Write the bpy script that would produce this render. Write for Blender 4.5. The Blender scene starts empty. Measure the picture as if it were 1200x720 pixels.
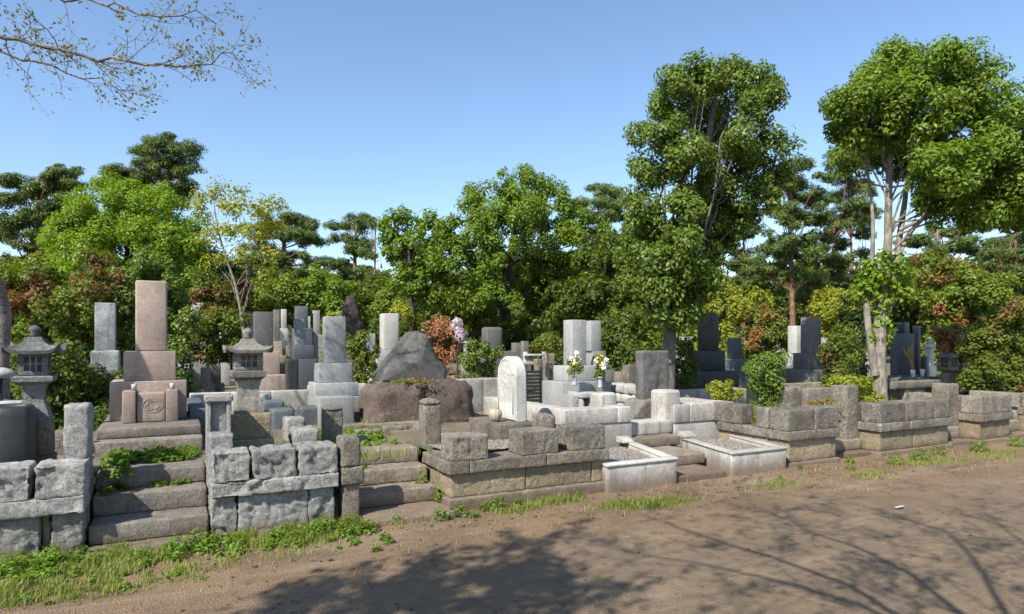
import bpy, math, random
import numpy as np
from math import radians, sin, cos, pi, atan2, sqrt
from mathutils import Vector

S = bpy.context.scene
COL = S.collection
H = 1.6; F = 775.0
FX, FY = sin(radians(27.32)), cos(radians(27.32))   # camera forward; right = (FY,-FX)

# ---------------------------------------------------------------- survey helpers
def gx(px, Y):
    t = (px-600)/F
    return Y*(FX+FY*t)/(FY-FX*t)
def dep(X, Y): return X*FX+Y*FY
def gz(py, X, Y): return H-(py-400)/F*dep(X, Y)
def wpx(px, d):
    t = (px-600)/F
    return F*(FY-t*FX)/d, F*abs(-FX-t*FY)/d      # pixels per metre along x and along y
def pd(px, d):
    r = (px-600)/F*d
    return (FX*d+FY*r, FY*d-FX*r)
def at(px, py, Y):
    X = gx(px, Y); return np.array([X, Y, gz(py, X, Y)])
def atd(px, py, d):
    x, y = pd(px, d); return np.array([x, y, H-(py-400)/F*d])

# ---------------------------------------------------------------- numpy noise
def _hash(ix, iy, iz, s):
    h = (ix*374761393 + iy*668265263 + iz*2147483647 + s*1274126177) & 0xFFFFFFFF
    h = ((h ^ (h >> 13))*1274126177) & 0xFFFFFFFF
    h = ((h ^ (h >> 16))*2246822519) & 0xFFFFFFFF
    return ((h ^ (h >> 15)) & 0xFFFFFF)/float(0xFFFFFF)
def vnoise(p, scale, seed=0):
    q = p*scale; i = np.floor(q).astype(np.int64); f = q-i; f = f*f*(3-2*f)
    r = 0
    for dx in (0, 1):
        for dy in (0, 1):
            for dz in (0, 1):
                w = (f[:, 0] if dx else 1-f[:, 0])*(f[:, 1] if dy else 1-f[:, 1])*(f[:, 2] if dz else 1-f[:, 2])
                r = r+w*_hash(i[:, 0]+dx, i[:, 1]+dy, i[:, 2]+dz, seed)
    return r*2-1
def fbm(p, scale, seed=0, o=4):
    a = 1.0; r = 0
    for k in range(o):
        r = r+a*vnoise(p, scale*2**k, seed+k*17); a *= .5
    return r
def facets(p, scale, seed=0):
    q = p*scale; i = np.floor(q).astype(np.int64)
    best = np.full(len(p), 9e9); val = np.zeros(len(p))
    for dx in (-1, 0, 1):
        for dy in (-1, 0, 1):
            for dz in (-1, 0, 1):
                c = i+np.array([dx, dy, dz])
                j = np.stack([_hash(c[:, 0], c[:, 1], c[:, 2], seed+k) for k in range(3)], 1)
                t = np.stack([_hash(c[:, 0], c[:, 1], c[:, 2], seed+5+k) for k in range(4)], 1)*2-1
                pt = c+j; dl = q-pt; dd = (dl**2).sum(1)
                v = t[:, 3]*.6+(dl*t[:, :3]).sum(1)*.9
                m = dd < best
                best = np.where(m, dd, best); val = np.where(m, v, val)
    return val

# ---------------------------------------------------------------- mesh helpers
def merge(parts):
    vs, fs, o = [], [], 0
    for v, f in parts:
        vs.append(np.asarray(v, float)); fs.append(np.asarray(f, np.int64)+o); o += len(v)
    w = max(f.shape[1] for f in fs)
    return np.vstack(vs), np.vstack([f if f.shape[1] == w else np.hstack([f, f[:, -1:]]) for f in fs])
def mk_mesh(name, v, f, mat, smooth=False):
    me = bpy.data.meshes.new(name)
    v = np.asarray(v, np.float32); f = np.asarray(f)
    if f.shape[1] == 4:
        deg = f[:, 3] == f[:, 2]
    else:
        deg = np.zeros(len(f), bool)
    if deg.any():
        me.from_pydata(v.tolist(), [], [tuple(r[:3]) if d else tuple(r) for r, d in zip(f.tolist(), deg)])
    else:
        k = f.shape[1]
        me.vertices.add(len(v)); me.vertices.foreach_set('co', v.ravel())
        me.loops.add(f.size); me.loops.foreach_set('vertex_index', f.ravel().astype(np.int32))
        me.polygons.add(len(f))
        me.polygons.foreach_set('loop_start', np.arange(0, f.size, k, dtype=np.int32))
        me.update(calc_edges=True)
    if smooth:
        me.polygons.foreach_set('use_smooth', np.ones(len(me.polygons), bool))
    me.materials.append(mat)
    return me
def tag(o, label=None, cat=None, group=None, kind=None):
    if label: o['label'] = label
    if cat: o['category'] = cat
    if group: o['group'] = group
    if kind: o['kind'] = kind
    return o
def thing(name, label, cat, loc, group=None):
    o = bpy.data.objects.new(name, None); COL.objects.link(o)
    o.empty_display_size = .2
    o.location = loc; tag(o, label, cat, group); o['_l'] = [float(x) for x in loc]
    return o
def part(name, vf, mat, parent, label=None, smooth=False):
    v, f = vf
    l = np.array(list(parent['_l']))
    o = bpy.data.objects.new(name, mk_mesh(name, np.asarray(v)-l, f, mat, smooth)); COL.objects.link(o)
    o.parent = parent; o['_l'] = list(l)
    if label: o['label'] = label
    return o
def single(name, vf, mat, label, cat, loc, group=None, smooth=False, kind=None):
    v, f = vf; l = np.array(loc, float)
    o = bpy.data.objects.new(name, mk_mesh(name, np.asarray(v)-l, f, mat, smooth)); COL.objects.link(o)
    o.location = l
    return tag(o, label, cat, group, kind)

def rbox(x0, x1, y0, y1, z0, z1, bev=.012, rough=0., res=None, seed=0, fac=9., skew=0., faces=None):
    """chamfered block; rough>0 gives a hewn face.  skew shifts x with y"""
    lo = np.array([x0, y0, z0], float); hi = np.array([x1, y1, z1], float)
    bev = min(bev, .3*float((hi-lo).min()))
    ax = []
    for k in range(3):
        L = hi[k]-lo[k]
        n = 2 if not res else max(2, int((L-2*bev)/res)+1)
        mid = np.linspace(lo[k]+bev, hi[k]-bev, n)
        ax.append(np.concatenate([[lo[k]], mid, [hi[k]]]))
    vs, fs, o = [], [], 0
    for k in range(3):
        a, b = [(1, 2), (2, 0), (0, 1)][k]
        A, B = np.meshgrid(ax[a], ax[b], indexing='ij'); na, nb = A.shape
        idx = np.arange(na*nb).reshape(na, nb)
        q = np.stack([idx[:-1, :-1], idx[1:, :-1], idx[1:, 1:], idx[:-1, 1:]], -1).reshape(-1, 4)
        for s in (0, 1):
            p = np.zeros((na*nb, 3)); p[:, a] = A.ravel(); p[:, b] = B.ravel(); p[:, k] = (lo, hi)[s][k]
            vs.append(p); fs.append((q if s else q[:, ::-1])+o); o += len(p)
    v = np.vstack(vs); f = np.vstack(fs)
    key = np.round(v*1e5).astype(np.int64)
    _, first, inv = np.unique(key, axis=0, return_index=True, return_inverse=True)
    inv = inv.ravel(); v = v[first]; f = inv[f]
    inner = np.clip(v, lo+bev, hi-bev); dr = v-inner
    nr = np.linalg.norm(dr, axis=1, keepdims=True); dr = dr/np.maximum(nr, 1e-9)
    v = inner+dr*bev
    if rough > 0:
        s = seed*7.31
        q = v+np.array([s, s*1.7, -s])
        ds = np.sort(np.minimum(v-lo, hi-v), axis=1)[:, 1]
        ef = .55+.45*np.clip(ds/.02, 0, 1)
        d = np.clip(facets(q, fac*.8, seed)*.8, -.75, .12)+facets(q+3, fac*2.6, seed+9)*.3+fbm(q, 30, seed+3, 3)*.2+.1
        v = v+dr*((d*ef)[:, None]*rough)
        w = np.stack([fbm(q+10*k, 9, seed+40+k, 3) for k in range(3)], 1)
        v = v+w*rough*.14
    if skew: v[:, 0] += (v[:, 1]-y0)*skew
    return v, f

def prism(pts, y0, y1, axis='y', bev=0):
    """outline in (a,z) extruded; axis y: pts=(x,z); axis x: pts=(y,z); axis z: pts=(x,y)"""
    n = len(pts); p = np.array(pts, float); vs = []
    def lay(t, P):
        a = np.zeros((n, 3))
        if axis == 'y': a[:, 0] = P[:, 0]; a[:, 1] = t; a[:, 2] = P[:, 1]
        elif axis == 'x': a[:, 1] = P[:, 0]; a[:, 0] = t; a[:, 2] = P[:, 1]
        else: a[:, 0] = P[:, 0]; a[:, 1] = P[:, 1]; a[:, 2] = t
        return a
    c = p.mean(0)
    if bev:
        q = c+(p-c)*(1-bev/np.maximum(np.linalg.norm(p-c, axis=1, keepdims=True), 1e-6))
        sg = 1 if y1 > y0 else -1
        ls = [lay(y0, q), lay(y0+bev*sg, p), lay(y1-bev*sg, p), lay(y1, q)]
    else:
        ls = [lay(y0, p), lay(y1, p)]
    v = np.vstack(ls+[ls[0].mean(0, keepdims=True), ls[-1].mean(0, keepdims=True)])
    f = []
    for k in range(len(ls)-1):
        for i in range(n):
            j = (i+1) % n
            f.append([k*n+i, k*n+j, (k+1)*n+j, (k+1)*n+i])
    L = len(ls)*n; m = (len(ls)-1)*n
    for i in range(n):
        j = (i+1) % n
        f.append([L, j, i, i]); f.append([L+1, m+i, m+j, m+j])
    return v, np.array(f)

def tube(pts, rad, n=7, seed=0, knob=0., cap=True):
    pts = np.array(pts, float); m = len(pts); rad = np.array(rad, float)
    T = np.gradient(pts, axis=0); T /= np.maximum(np.linalg.norm(T, axis=1, keepdims=True), 1e-9)
    up = np.array([0, 0, 1.]) if abs(T[0][2]) < .9 else np.array([1., 0, 0])
    v = []
    u = np.cross(T[0], up); u /= np.linalg.norm(u)
    for i in range(m):
        u = u-T[i]*np.dot(u, T[i]); u /= np.linalg.norm(u)+1e-9
        w = np.cross(T[i], u); a = np.arange(n)*2*pi/n
        v.append(pts[i]+rad[i]*(np.cos(a)[:, None]*u+np.sin(a)[:, None]*w))
    v = np.vstack(v)
    if knob:
        c = np.repeat(pts, n, 0); v = c+(v-c)*(1+knob*fbm(v+seed, 4, seed, 3))[:, None]
    f = []
    for i in range(m-1):
        for j in range(n):
            k = (j+1) % n
            f.append([i*n+j, i*n+k, (i+1)*n+k, (i+1)*n+j])
    if cap:
        v = np.vstack([v, pts[-1:]]); L = len(v)-1
        for j in range(n): f.append([(m-1)*n+j, (m-1)*n+(j+1) % n, L, L])
    return v, np.array(f)

def lathe(prof, c, n=24, sq=0., lift=None, rib=0.):
    """prof=[(r,z)], c=(x,y). sq 1 -> square section. lift(r) raises the corners"""
    vs = []
    a = np.arange(n)*2*pi/n+pi/4*0
    mx = max(r for r, z in prof)
    for r, z in prof:
        ca, sa = np.cos(a), np.sin(a)
        m = np.maximum(abs(ca), abs(sa))
        k = (1-sq)+sq/m
        if rib: k = k*(1+rib*np.cos(a*12))
        zz = np.full(n, z)
        if lift: zz = zz+lift*((1/m-1)/.4142)**3*(r/mx)**3
        vs.append(np.stack([c[0]+r*k*ca, c[1]+r*k*sa, zz], 1))
    m = len(prof)
    v = np.vstack(vs+[np.array([[c[0], c[1], prof[0][1]], [c[0], c[1], prof[-1][1]]])])
    f = []
    for i in range(m-1):
        for j in range(n):
            k = (j+1) % n
            f.append([i*n+j, i*n+k, (i+1)*n+k, (i+1)*n+j])
    for j in range(n):
        k = (j+1) % n
        f.append([m*n, k, j, j]); f.append([m*n+1, (m-1)*n+j, (m-1)*n+k, (m-1)*n+k])
    return v, np.array(f)

# ---------------------------------------------------------------- materials
def newmat(name):
    m = bpy.data.materials.new(name); m.use_nodes = True
    nt = m.node_tree; nt.nodes.clear(); return m, nt
def N(nt, t, **k):
    n = nt.nodes.new(t)
    for a, b in k.items():
        if a.startswith('i_'): n.inputs[a[2:].replace('_', ' ')].default_value = b
        else: setattr(n, a, b)
    return n
def rgb(c): return (c[0], c[1], c[2], 1)
def mix(nt, fac, a, b, mode='MIX'):
    n = nt.nodes.new('ShaderNodeMix'); n.data_type = 'RGBA'; n.blend_type = mode
    for s, x in ((0, fac), (6, a), (7, b)):
        if hasattr(x, 'links') or isinstance(x, bpy.types.NodeSocket): nt.links.new(x, n.inputs[s])
        else: n.inputs[s].default_value = x if s == 0 else rgb(x)
    return n.outputs[2]
def ramp(nt, sock, a, b, lo=0., hi=1.):
    n = nt.nodes.new('ShaderNodeMapRange'); n.inputs[1].default_value = a; n.inputs[2].default_value = b
    n.inputs[3].default_value = lo; n.inputs[4].default_value = hi; n.interpolation_type = 'SMOOTHSTEP'
    nt.links.new(sock, n.inputs[0]); return n.outputs[0]
def noise(nt, vec, scale, det=4, rough=.6, sc=None):
    if sc:
        mp = nt.nodes.new('ShaderNodeMapping'); mp.inputs['Scale'].default_value = sc
        nt.links.new(vec, mp.inputs[0]); vec = mp.outputs[0]
    n = nt.nodes.new('ShaderNodeTexNoise'); n.inputs['Scale'].default_value = scale
    n.inputs['Detail'].default_value = det; n.inputs['Roughness'].default_value = rough
    nt.links.new(vec, n.inputs['Vector']); return n.outputs['Fac']

def stone(name, col, dark=None, patch=.5, streak=.4, lichen=.2, speck=.35, bump=.5, rough=.85, moss=.0, spec=.3, fine=1., splash=0.):
    m, nt = newmat(name); L = nt.links.new
    tc = N(nt, 'ShaderNodeTexCoord'); oi = N(nt, 'ShaderNodeObjectInfo')
    mul = N(nt, 'ShaderNodeVectorMath', operation='ADD'); sc = N(nt, 'ShaderNodeMath', operation='MULTIPLY'); sc.inputs[1].default_value = 37.
    L(oi.outputs['Random'], sc.inputs[0]); L(tc.outputs['Object'], mul.inputs[0]); L(sc.outputs[0], mul.inputs[1])
    V = mul.outputs[0]
    dark = dark or tuple(c*.45 for c in col)
    c = mix(nt, ramp(nt, noise(nt, V, 2.2, 5, .65), .35, .7, 0, patch), col, dark)
    c = mix(nt, ramp(nt, noise(nt, V, 1., 5, .7, (9, 9, .9)), .5, .75, 0, streak), c, tuple(x*.35 for x in dark))
    c = mix(nt, ramp(nt, noise(nt, V, 9, 5, .7), .5, .72, 0, lichen), c, tuple(min(1, x*1.45+.04) for x in col))
    c = mix(nt, ramp(nt, noise(nt, V, 14, 4, .7), .56, .75, 0, patch*.9), c, tuple(x*.5 for x in dark))
    c = mix(nt, ramp(nt, noise(nt, V, 38*fine, 6, .85), .42, .66, 0, min(1, speck*1.5)), c, tuple(x*.62 for x in dark))
    c = mix(nt, ramp(nt, noise(nt, V, 55*fine, 4, .8), .56, .7, 0, speck), c, tuple(min(.9, x*1.5+.03) for x in col))
    if moss:
        c = mix(nt, ramp(nt, noise(nt, V, 5, 5, .75), .5, .66, 0, moss), c, (.05, .07, .02))
    # soil splashed up from the ground over the lowest courses
    if splash:
        gp = N(nt, 'ShaderNodeNewGeometry'); sp = N(nt, 'ShaderNodeSeparateXYZ'); L(gp.outputs['Position'], sp.inputs[0])
        sm = N(nt, 'ShaderNodeMath', operation='MULTIPLY_ADD'); L(noise(nt, V, 5, 5, .7), sm.inputs[0]); sm.inputs[1].default_value = -.22; L(sp.outputs[2], sm.inputs[2])
        c = mix(nt, ramp(nt, sm.outputs[0], .14 if splash > .8 else .06, -.07, 0, splash), c, (.15, .105, .07))
    # piece-to-piece variation
    hv = N(nt, 'ShaderNodeHueSaturation'); L(c, hv.inputs['Color']); L(ramp(nt, oi.outputs['Random'], 0, 1, .82, 1.15), hv.inputs['Value'])
    b = N(nt, 'ShaderNodeBsdfPrincipled'); L(hv.outputs[0], b.inputs['Base Color'])
    b.inputs['Roughness'].default_value = rough; b.inputs['Specular IOR Level'].default_value = spec
    bp = N(nt, 'ShaderNodeBump'); bp.inputs['Strength'].default_value = min(1, bump); bp.inputs['Distance'].default_value = .02*max(.4, bump)
    ad = N(nt, 'ShaderNodeMath', operation='ADD'); L(noise(nt, V, 22, 6, .7), ad.inputs[0])
    m2 = N(nt, 'ShaderNodeMath', operation='MULTIPLY'); m2.inputs[1].default_value = .5; L(noise(nt, V, 60, 5, .8), m2.inputs[0]); L(m2.outputs[0], ad.inputs[1])
    L(ad.outputs[0], bp.inputs['Height']); L(bp.outputs[0], b.inputs['Normal'])
    o = N(nt, 'ShaderNodeOutputMaterial'); L(b.outputs[0], o.inputs[0]); return m

def leafmat(name, c1, c2, c3=None, trans=.36, rough=.5, spec=.28, red=0.):
    m, nt = newmat(name); L = nt.links.new
    g = N(nt, 'ShaderNodeNewGeometry'); tc = N(nt, 'ShaderNodeTexCoord')
    r = N(nt, 'ShaderNodeMath', operation='MULTIPLY'); r.inputs[1].default_value = 1.
    L(g.outputs['Random Per Island'], r.inputs[0])
    c = mix(nt, r.outputs[0], c1, c2)
    if c3:
        c = mix(nt, ramp(nt, noise(nt, tc.outputs['Object'], 1.1, 3, .6), .48, .62, 0, 1.), c, c3)
    c = mix(nt, ramp(nt, noise(nt, tc.outputs['Object'], .8, 2, .5), .35, .7, 0, .35), c, tuple(x*.55 for x in c1))
    b = N(nt, 'ShaderNodeBsdfPrincipled'); L(c, b.inputs['Base Color']); b.inputs['Roughness'].default_value = rough
    b.inputs['Specular IOR Level'].default_value = spec
    t = N(nt, 'ShaderNodeBsdfTranslucent'); hs = N(nt, 'ShaderNodeHueSaturation'); hs.inputs['Value'].default_value = 1.5; hs.inputs['Saturation'].default_value = 1.15
    L(c, hs.inputs['Color']); L(hs.outputs[0], t.inputs['Color'])
    mx = N(nt, 'ShaderNodeMixShader'); mx.inputs[0].default_value = trans; L(b.outputs[0], mx.inputs[1]); L(t.outputs[0], mx.inputs[2])
    o = N(nt, 'ShaderNodeOutputMaterial'); L(mx.outputs[0], o.inputs[0]); return m

def bark(name, c1, c2, sc=(1, 1, .25)):
    m, nt = newmat(name); L = nt.links.new
    tc = N(nt, 'ShaderNodeTexCoord'); V = tc.outputs['Object']
    n1 = noise(nt, V, 22, 6, .7, sc)
    c = mix(nt, ramp(nt, n1, .35, .65), c1, c2)
    c = mix(nt, ramp(nt, noise(nt, V, 6, 4, .6), .5, .7, 0, .5), c, tuple(x*1.5 for x in c1))
    b = N(nt, 'ShaderNodeBsdfPrincipled'); L(c, b.inputs['Base Color']); b.inputs['Roughness'].default_value = .9
    bp = N(nt, 'ShaderNodeBump'); bp.inputs['Strength'].default_value = .7; bp.inputs['Distance'].default_value = .02
    L(n1, bp.inputs['Height']); L(bp.outputs[0], b.inputs['Normal'])
    o = N(nt, 'ShaderNodeOutputMaterial'); L(b.outputs[0], o.inputs[0]); return m
def plain(name, c, rough=.6, bump=0.):
    m, nt = newmat(name); L = nt.links.new
    b = N(nt, 'ShaderNodeBsdfPrincipled'); b.inputs['Roughness'].default_value = rough
    tc = N(nt, 'ShaderNodeTexCoord')
    L(mix(nt, ramp(nt, noise(nt, tc.outputs['Object'], 12, 4), .4, .7), c, tuple(x*.7 for x in c)), b.inputs['Base Color'])
    o = N(nt, 'ShaderNodeOutputMaterial'); L(b.outputs[0], o.inputs[0]); return m

M = dict(
    wall=stone('weathered_granite', splash=.75, col=(.35, .335, .305), dark=(.15, .145, .125), patch=.7, streak=.5, lichen=.45, moss=.15, bump=1., speck=.5),
    wallgrey=stone('bluish_granite', splash=.75, col=(.39, .375, .345), dark=(.17, .165, .155), patch=.65, streak=.4, lichen=.5, bump=1., speck=.55),
    tan=stone('tan_tuff', splash=.75, col=(.37, .305, .2), dark=(.19, .145, .09), patch=.6, streak=.4, lichen=.35, bump=1.2, speck=.5),
    cap=stone('brown_grey_tuff', splash=.75, col=(.285, .24, .185), dark=(.115, .095, .075), patch=.75, streak=.45, lichen=.6, moss=.2, bump=1.3, speck=.6),
    mottled=stone('lichen_tuff', splash=.75, col=(.31, .275, .22), dark=(.115, .1, .08), patch=.85, streak=.45, lichen=.7, moss=.18, bump=1.3, speck=.65),
    step=stone('step_stone', splash=.75, col=(.3, .245, .18), dark=(.15, .12, .09), patch=.75, streak=.55, lichen=.4, moss=.25, bump=.9, speck=.5),
    stepgrey=stone('grey_step_stone', splash=.75, col=(.29, .255, .21), dark=(.14, .12, .1), patch=.75, streak=.6, lichen=.45, moss=.3, bump=.9, speck=.5),
    pink=stone('pinkish_stone', (.36, .285, .23), (.21, .155, .125), patch=.55, streak=.4, lichen=.25, bump=.35, speck=.3),
    grey=stone('grey_granite', (.33, .33, .315), (.2, .2, .19), patch=.45, streak=.4, lichen=.25, bump=.25, speck=.4),
    white=stone('pale_granite', (.43, .42, .39), (.26, .25, .22), patch=.5, streak=.4, lichen=.25, bump=.3, speck=.3),
    bright=stone('white_marble', (.52, .5, .455), (.32, .3, .26), patch=.5, streak=.3, lichen=.15, bump=.35, speck=.2),
    concrete=stone('white_concrete', splash=.85, col=(.46, .435, .39), dark=(.23, .205, .17), patch=.65, streak=.75, lichen=.35, bump=.5, speck=.3),
    darkst=stone('dark_polished_stone', (.045, .046, .046), (.022, .023, .023), patch=.4, streak=.3, lichen=.2, bump=.15, rough=.45, spec=.4),
    blue=stone('bluish_dark_stone', (.12, .135, .145), (.06, .068, .074), patch=.4, streak=.3, lichen=.25, bump=.2, rough=.6),
    slate=stone('slate', (.165, .16, .15), (.08, .077, .07), patch=.5, streak=.5, lichen=.35, bump=.4, rough=.75),
    rock=stone('brown_rock', (.2, .15, .118), (.07, .05, .04), patch=.9, streak=.4, lichen=.45, bump=1.3, moss=.15, speck=.5),
    darkrock=stone('dark_brown_rock', (.1, .075, .065), (.045, .035, .03), patch=.7, bump=1.),
    lantern=stone('lantern_stone', (.27, .25, .21), (.11, .1, .085), patch=.7, streak=.55, lichen=.45, moss=.1, bump=.9, speck=.5),
    lanterndark=stone('dark_lantern_stone', (.2, .2, .19), (.07, .07, .068), patch=.7, streak=.6, lichen=.5, bump=.9, speck=.5),
    slab=stone('old_grey_slab', (.2, .19, .175), (.09, .085, .078), patch=.6, streak=.75, lichen=.45, bump=.8, speck=.5),
    veined=stone('veined_stone', (.33, .34, .33), (.08, .085, .085), patch=.95, streak=.5, lichen=.3, bump=.3),
    iron=plain('dark_iron', (.02, .025, .025), .45), hollow=plain('hollow_dark', (.03, .03, .03), .9),
    petalw=plain('white_petals', (.8, .78, .7), .6), petaly=plain('yellow_petals', (.75, .5, .08), .6),
    metal=plain('vase_steel', (.5, .5, .5), .3), straw=plain('dry_straw', (.5, .33, .12), .7), paper=plain('white_paper', (.8, .8, .8), .6),
    greengl=plain('dark_green_urn', (.015, .04, .035), .35),
    shiny=stone('ceramic_ribbed', (.42, .36, .26), (.25, .2, .14), bump=.3, rough=.5),
    bark=bark('grey_bark', (.17, .15, .125), (.07, .06, .05)), barkpale=bark('pale_bark', (.27, .24, .19), (.12, .105, .085)),
    barkred=bark('red_pine_bark', (.26, .13, .075), (.1, .055, .04)), barkdark=bark('dark_bark', (.06, .05, .042), (.03, .025, .02)),
    barkcherry=bark('cherry_bark', (.2, .175, .155), (.08, .068, .06), (1, 1, 2)),
)
GREEN = dict(
    bright=leafmat('bright_leaves', (0.140, 0.229, 0.017), (0.234, 0.324, 0.034)),
    broad=leafmat('broad_leaves', (0.123, 0.201, 0.022), (0.211, 0.285, 0.043)),
    yellow=leafmat('yellow_leaves', (0.260, 0.290, 0.034), (0.364, 0.368, 0.055)),
    holly=leafmat('glossy_leaves', (.105, .17, .025), (.2, .26, .05), rough=.45, spec=.35),
    deep=leafmat('deep_leaves', (0.077, 0.118, 0.019), (0.129, 0.178, 0.026)),
    vdeep=leafmat('very_deep_leaves', (0.031, 0.057, 0.013), (0.056, 0.091, 0.020)),
    pine=leafmat('pine_needles', (0.084, 0.131, 0.028), (0.157, 0.205, 0.050), trans=.2),
    pinepale=leafmat('pale_pine_needles', (0.123, 0.177, 0.050), (0.190, 0.251, 0.077), trans=.25),
    mid=leafmat('mid_leaves', (0.140, 0.201, 0.024), (0.222, 0.279, 0.043)),
    red=leafmat('red_leaves', (.4, .17, .1), (.34, .22, .09), (.16, .2, .035)),
    redgreen=leafmat('red_green_leaves', (.11, .155, .022), (.165, .2, .033), (.23, .1, .05)),
    orange=leafmat('orange_leaves', (.14, .185, .03), (.19, .22, .04), (.3, .135, .05)),
    grass=leafmat('grass_blades', (0.157, 0.228, 0.033), (0.314, 0.331, 0.077)),
    weed=leafmat('weed_leaves', (0.105, 0.190, 0.022), (0.198, 0.290, 0.036)),
    olive=leafmat('young_leaves', (0.146, 0.160, 0.033), (0.224, 0.217, 0.055)),
    blossom=leafmat('white_blossom', (0.616, 0.513, 0.550), (0.784, 0.707, 0.726)),
    dry=leafmat('dry_grass', (.3, .24, .12), (.42, .35, .2)),
)

# ---------------------------------------------------------------- leaves & trees
def quads(c, n, L, W, rng):
    """diamond leaves at c with normals n"""
    k = len(c)
    a = rng.normal(size=(k, 3)); a -= n*(a*n).sum(1, keepdims=True); a /= np.linalg.norm(a, axis=1, keepdims=True)+1e-9
    b = np.cross(n, a)
    L = L*rng.uniform(.65, 1.3, (k, 1)); W = W*rng.uniform(.7, 1.25, (k, 1))
    droop = n*L*.12
    v = np.stack([c-a*L*.5-droop, c-b*W*.5, c+a*L*.5-droop, c+b*W*.5], 1).reshape(-1, 3)
    f = np.arange(k*4).reshape(k, 4)
    return v, f
def crown(lobes, size, rng, cov=1.6, asp=.5, clump=.22, flat=0., up=.5, dens=1., solid=.55, cmul=1.):
    """lobes: (center, (rx,ry,rz)); leaves gather in many clumps spread through each lobe's volume"""
    C, Nn = [], []
    for c, r in lobes:
        c = np.array(c); r = np.array(r, float)
        R = (r[0]*r[1]*r[2])**(1/3)
        A = 4*pi*((((r[0]*r[1])**1.6+(r[0]*r[2])**1.6+(r[1]*r[2])**1.6)/3)**(1/1.6))
        nl = int(cov*A/(size*size*asp*.5)*dens)
        nc = max(6, int(A/(clump*clump*4.5)*cmul))
        d = rng.normal(size=(nc, 3)); d /= np.linalg.norm(d, axis=1, keepdims=True)
        rr = rng.uniform(solid, 1.08, (nc, 1))**.8
        cc = c+d*rr*r
        cr = clump*rng.uniform(.6, 1.5, nc)
        w = cr**2; idx = rng.choice(nc, nl, p=w/w.sum())
        dd = rng.normal(size=(nl, 3)); dd /= np.linalg.norm(dd, axis=1, keepdims=True)
        rad = rng.uniform(.2, 1., (nl, 1))**.6*cr[idx][:, None]
        off = dd*rad; off[:, 2] *= (1-flat)
        p = cc[idx]+off
        out = (p-c)/r; out /= np.linalg.norm(out, axis=1, keepdims=True)+1e-9
        n = dd*.5+out*.35+rng.normal(size=(nl, 3))*.45+np.array([0, 0, up])
        n /= np.linalg.norm(n, axis=1, keepdims=True)
        C.append(p); Nn.append(n)
    return quads(np.vstack(C), np.vstack(Nn), size, size*asp, rng)
def limb(a, b, r0, r1, rng, sag=.12, n=7, seg=6):
    a = np.array(a, float); b = np.array(b, float); L = np.linalg.norm(b-a)
    t = np.linspace(0, 1, seg)[:, None]
    w = rng.normal(size=3)*L*sag; w[2] = abs(w[2])
    p = a+(b-a)*t+np.sin(t*pi)*w*.5+np.sin(t*2*pi)*rng.normal(size=3)*L*sag*.3
    return tube(p, np.linspace(r0, r1, seg), n), p
ALL = []
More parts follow.
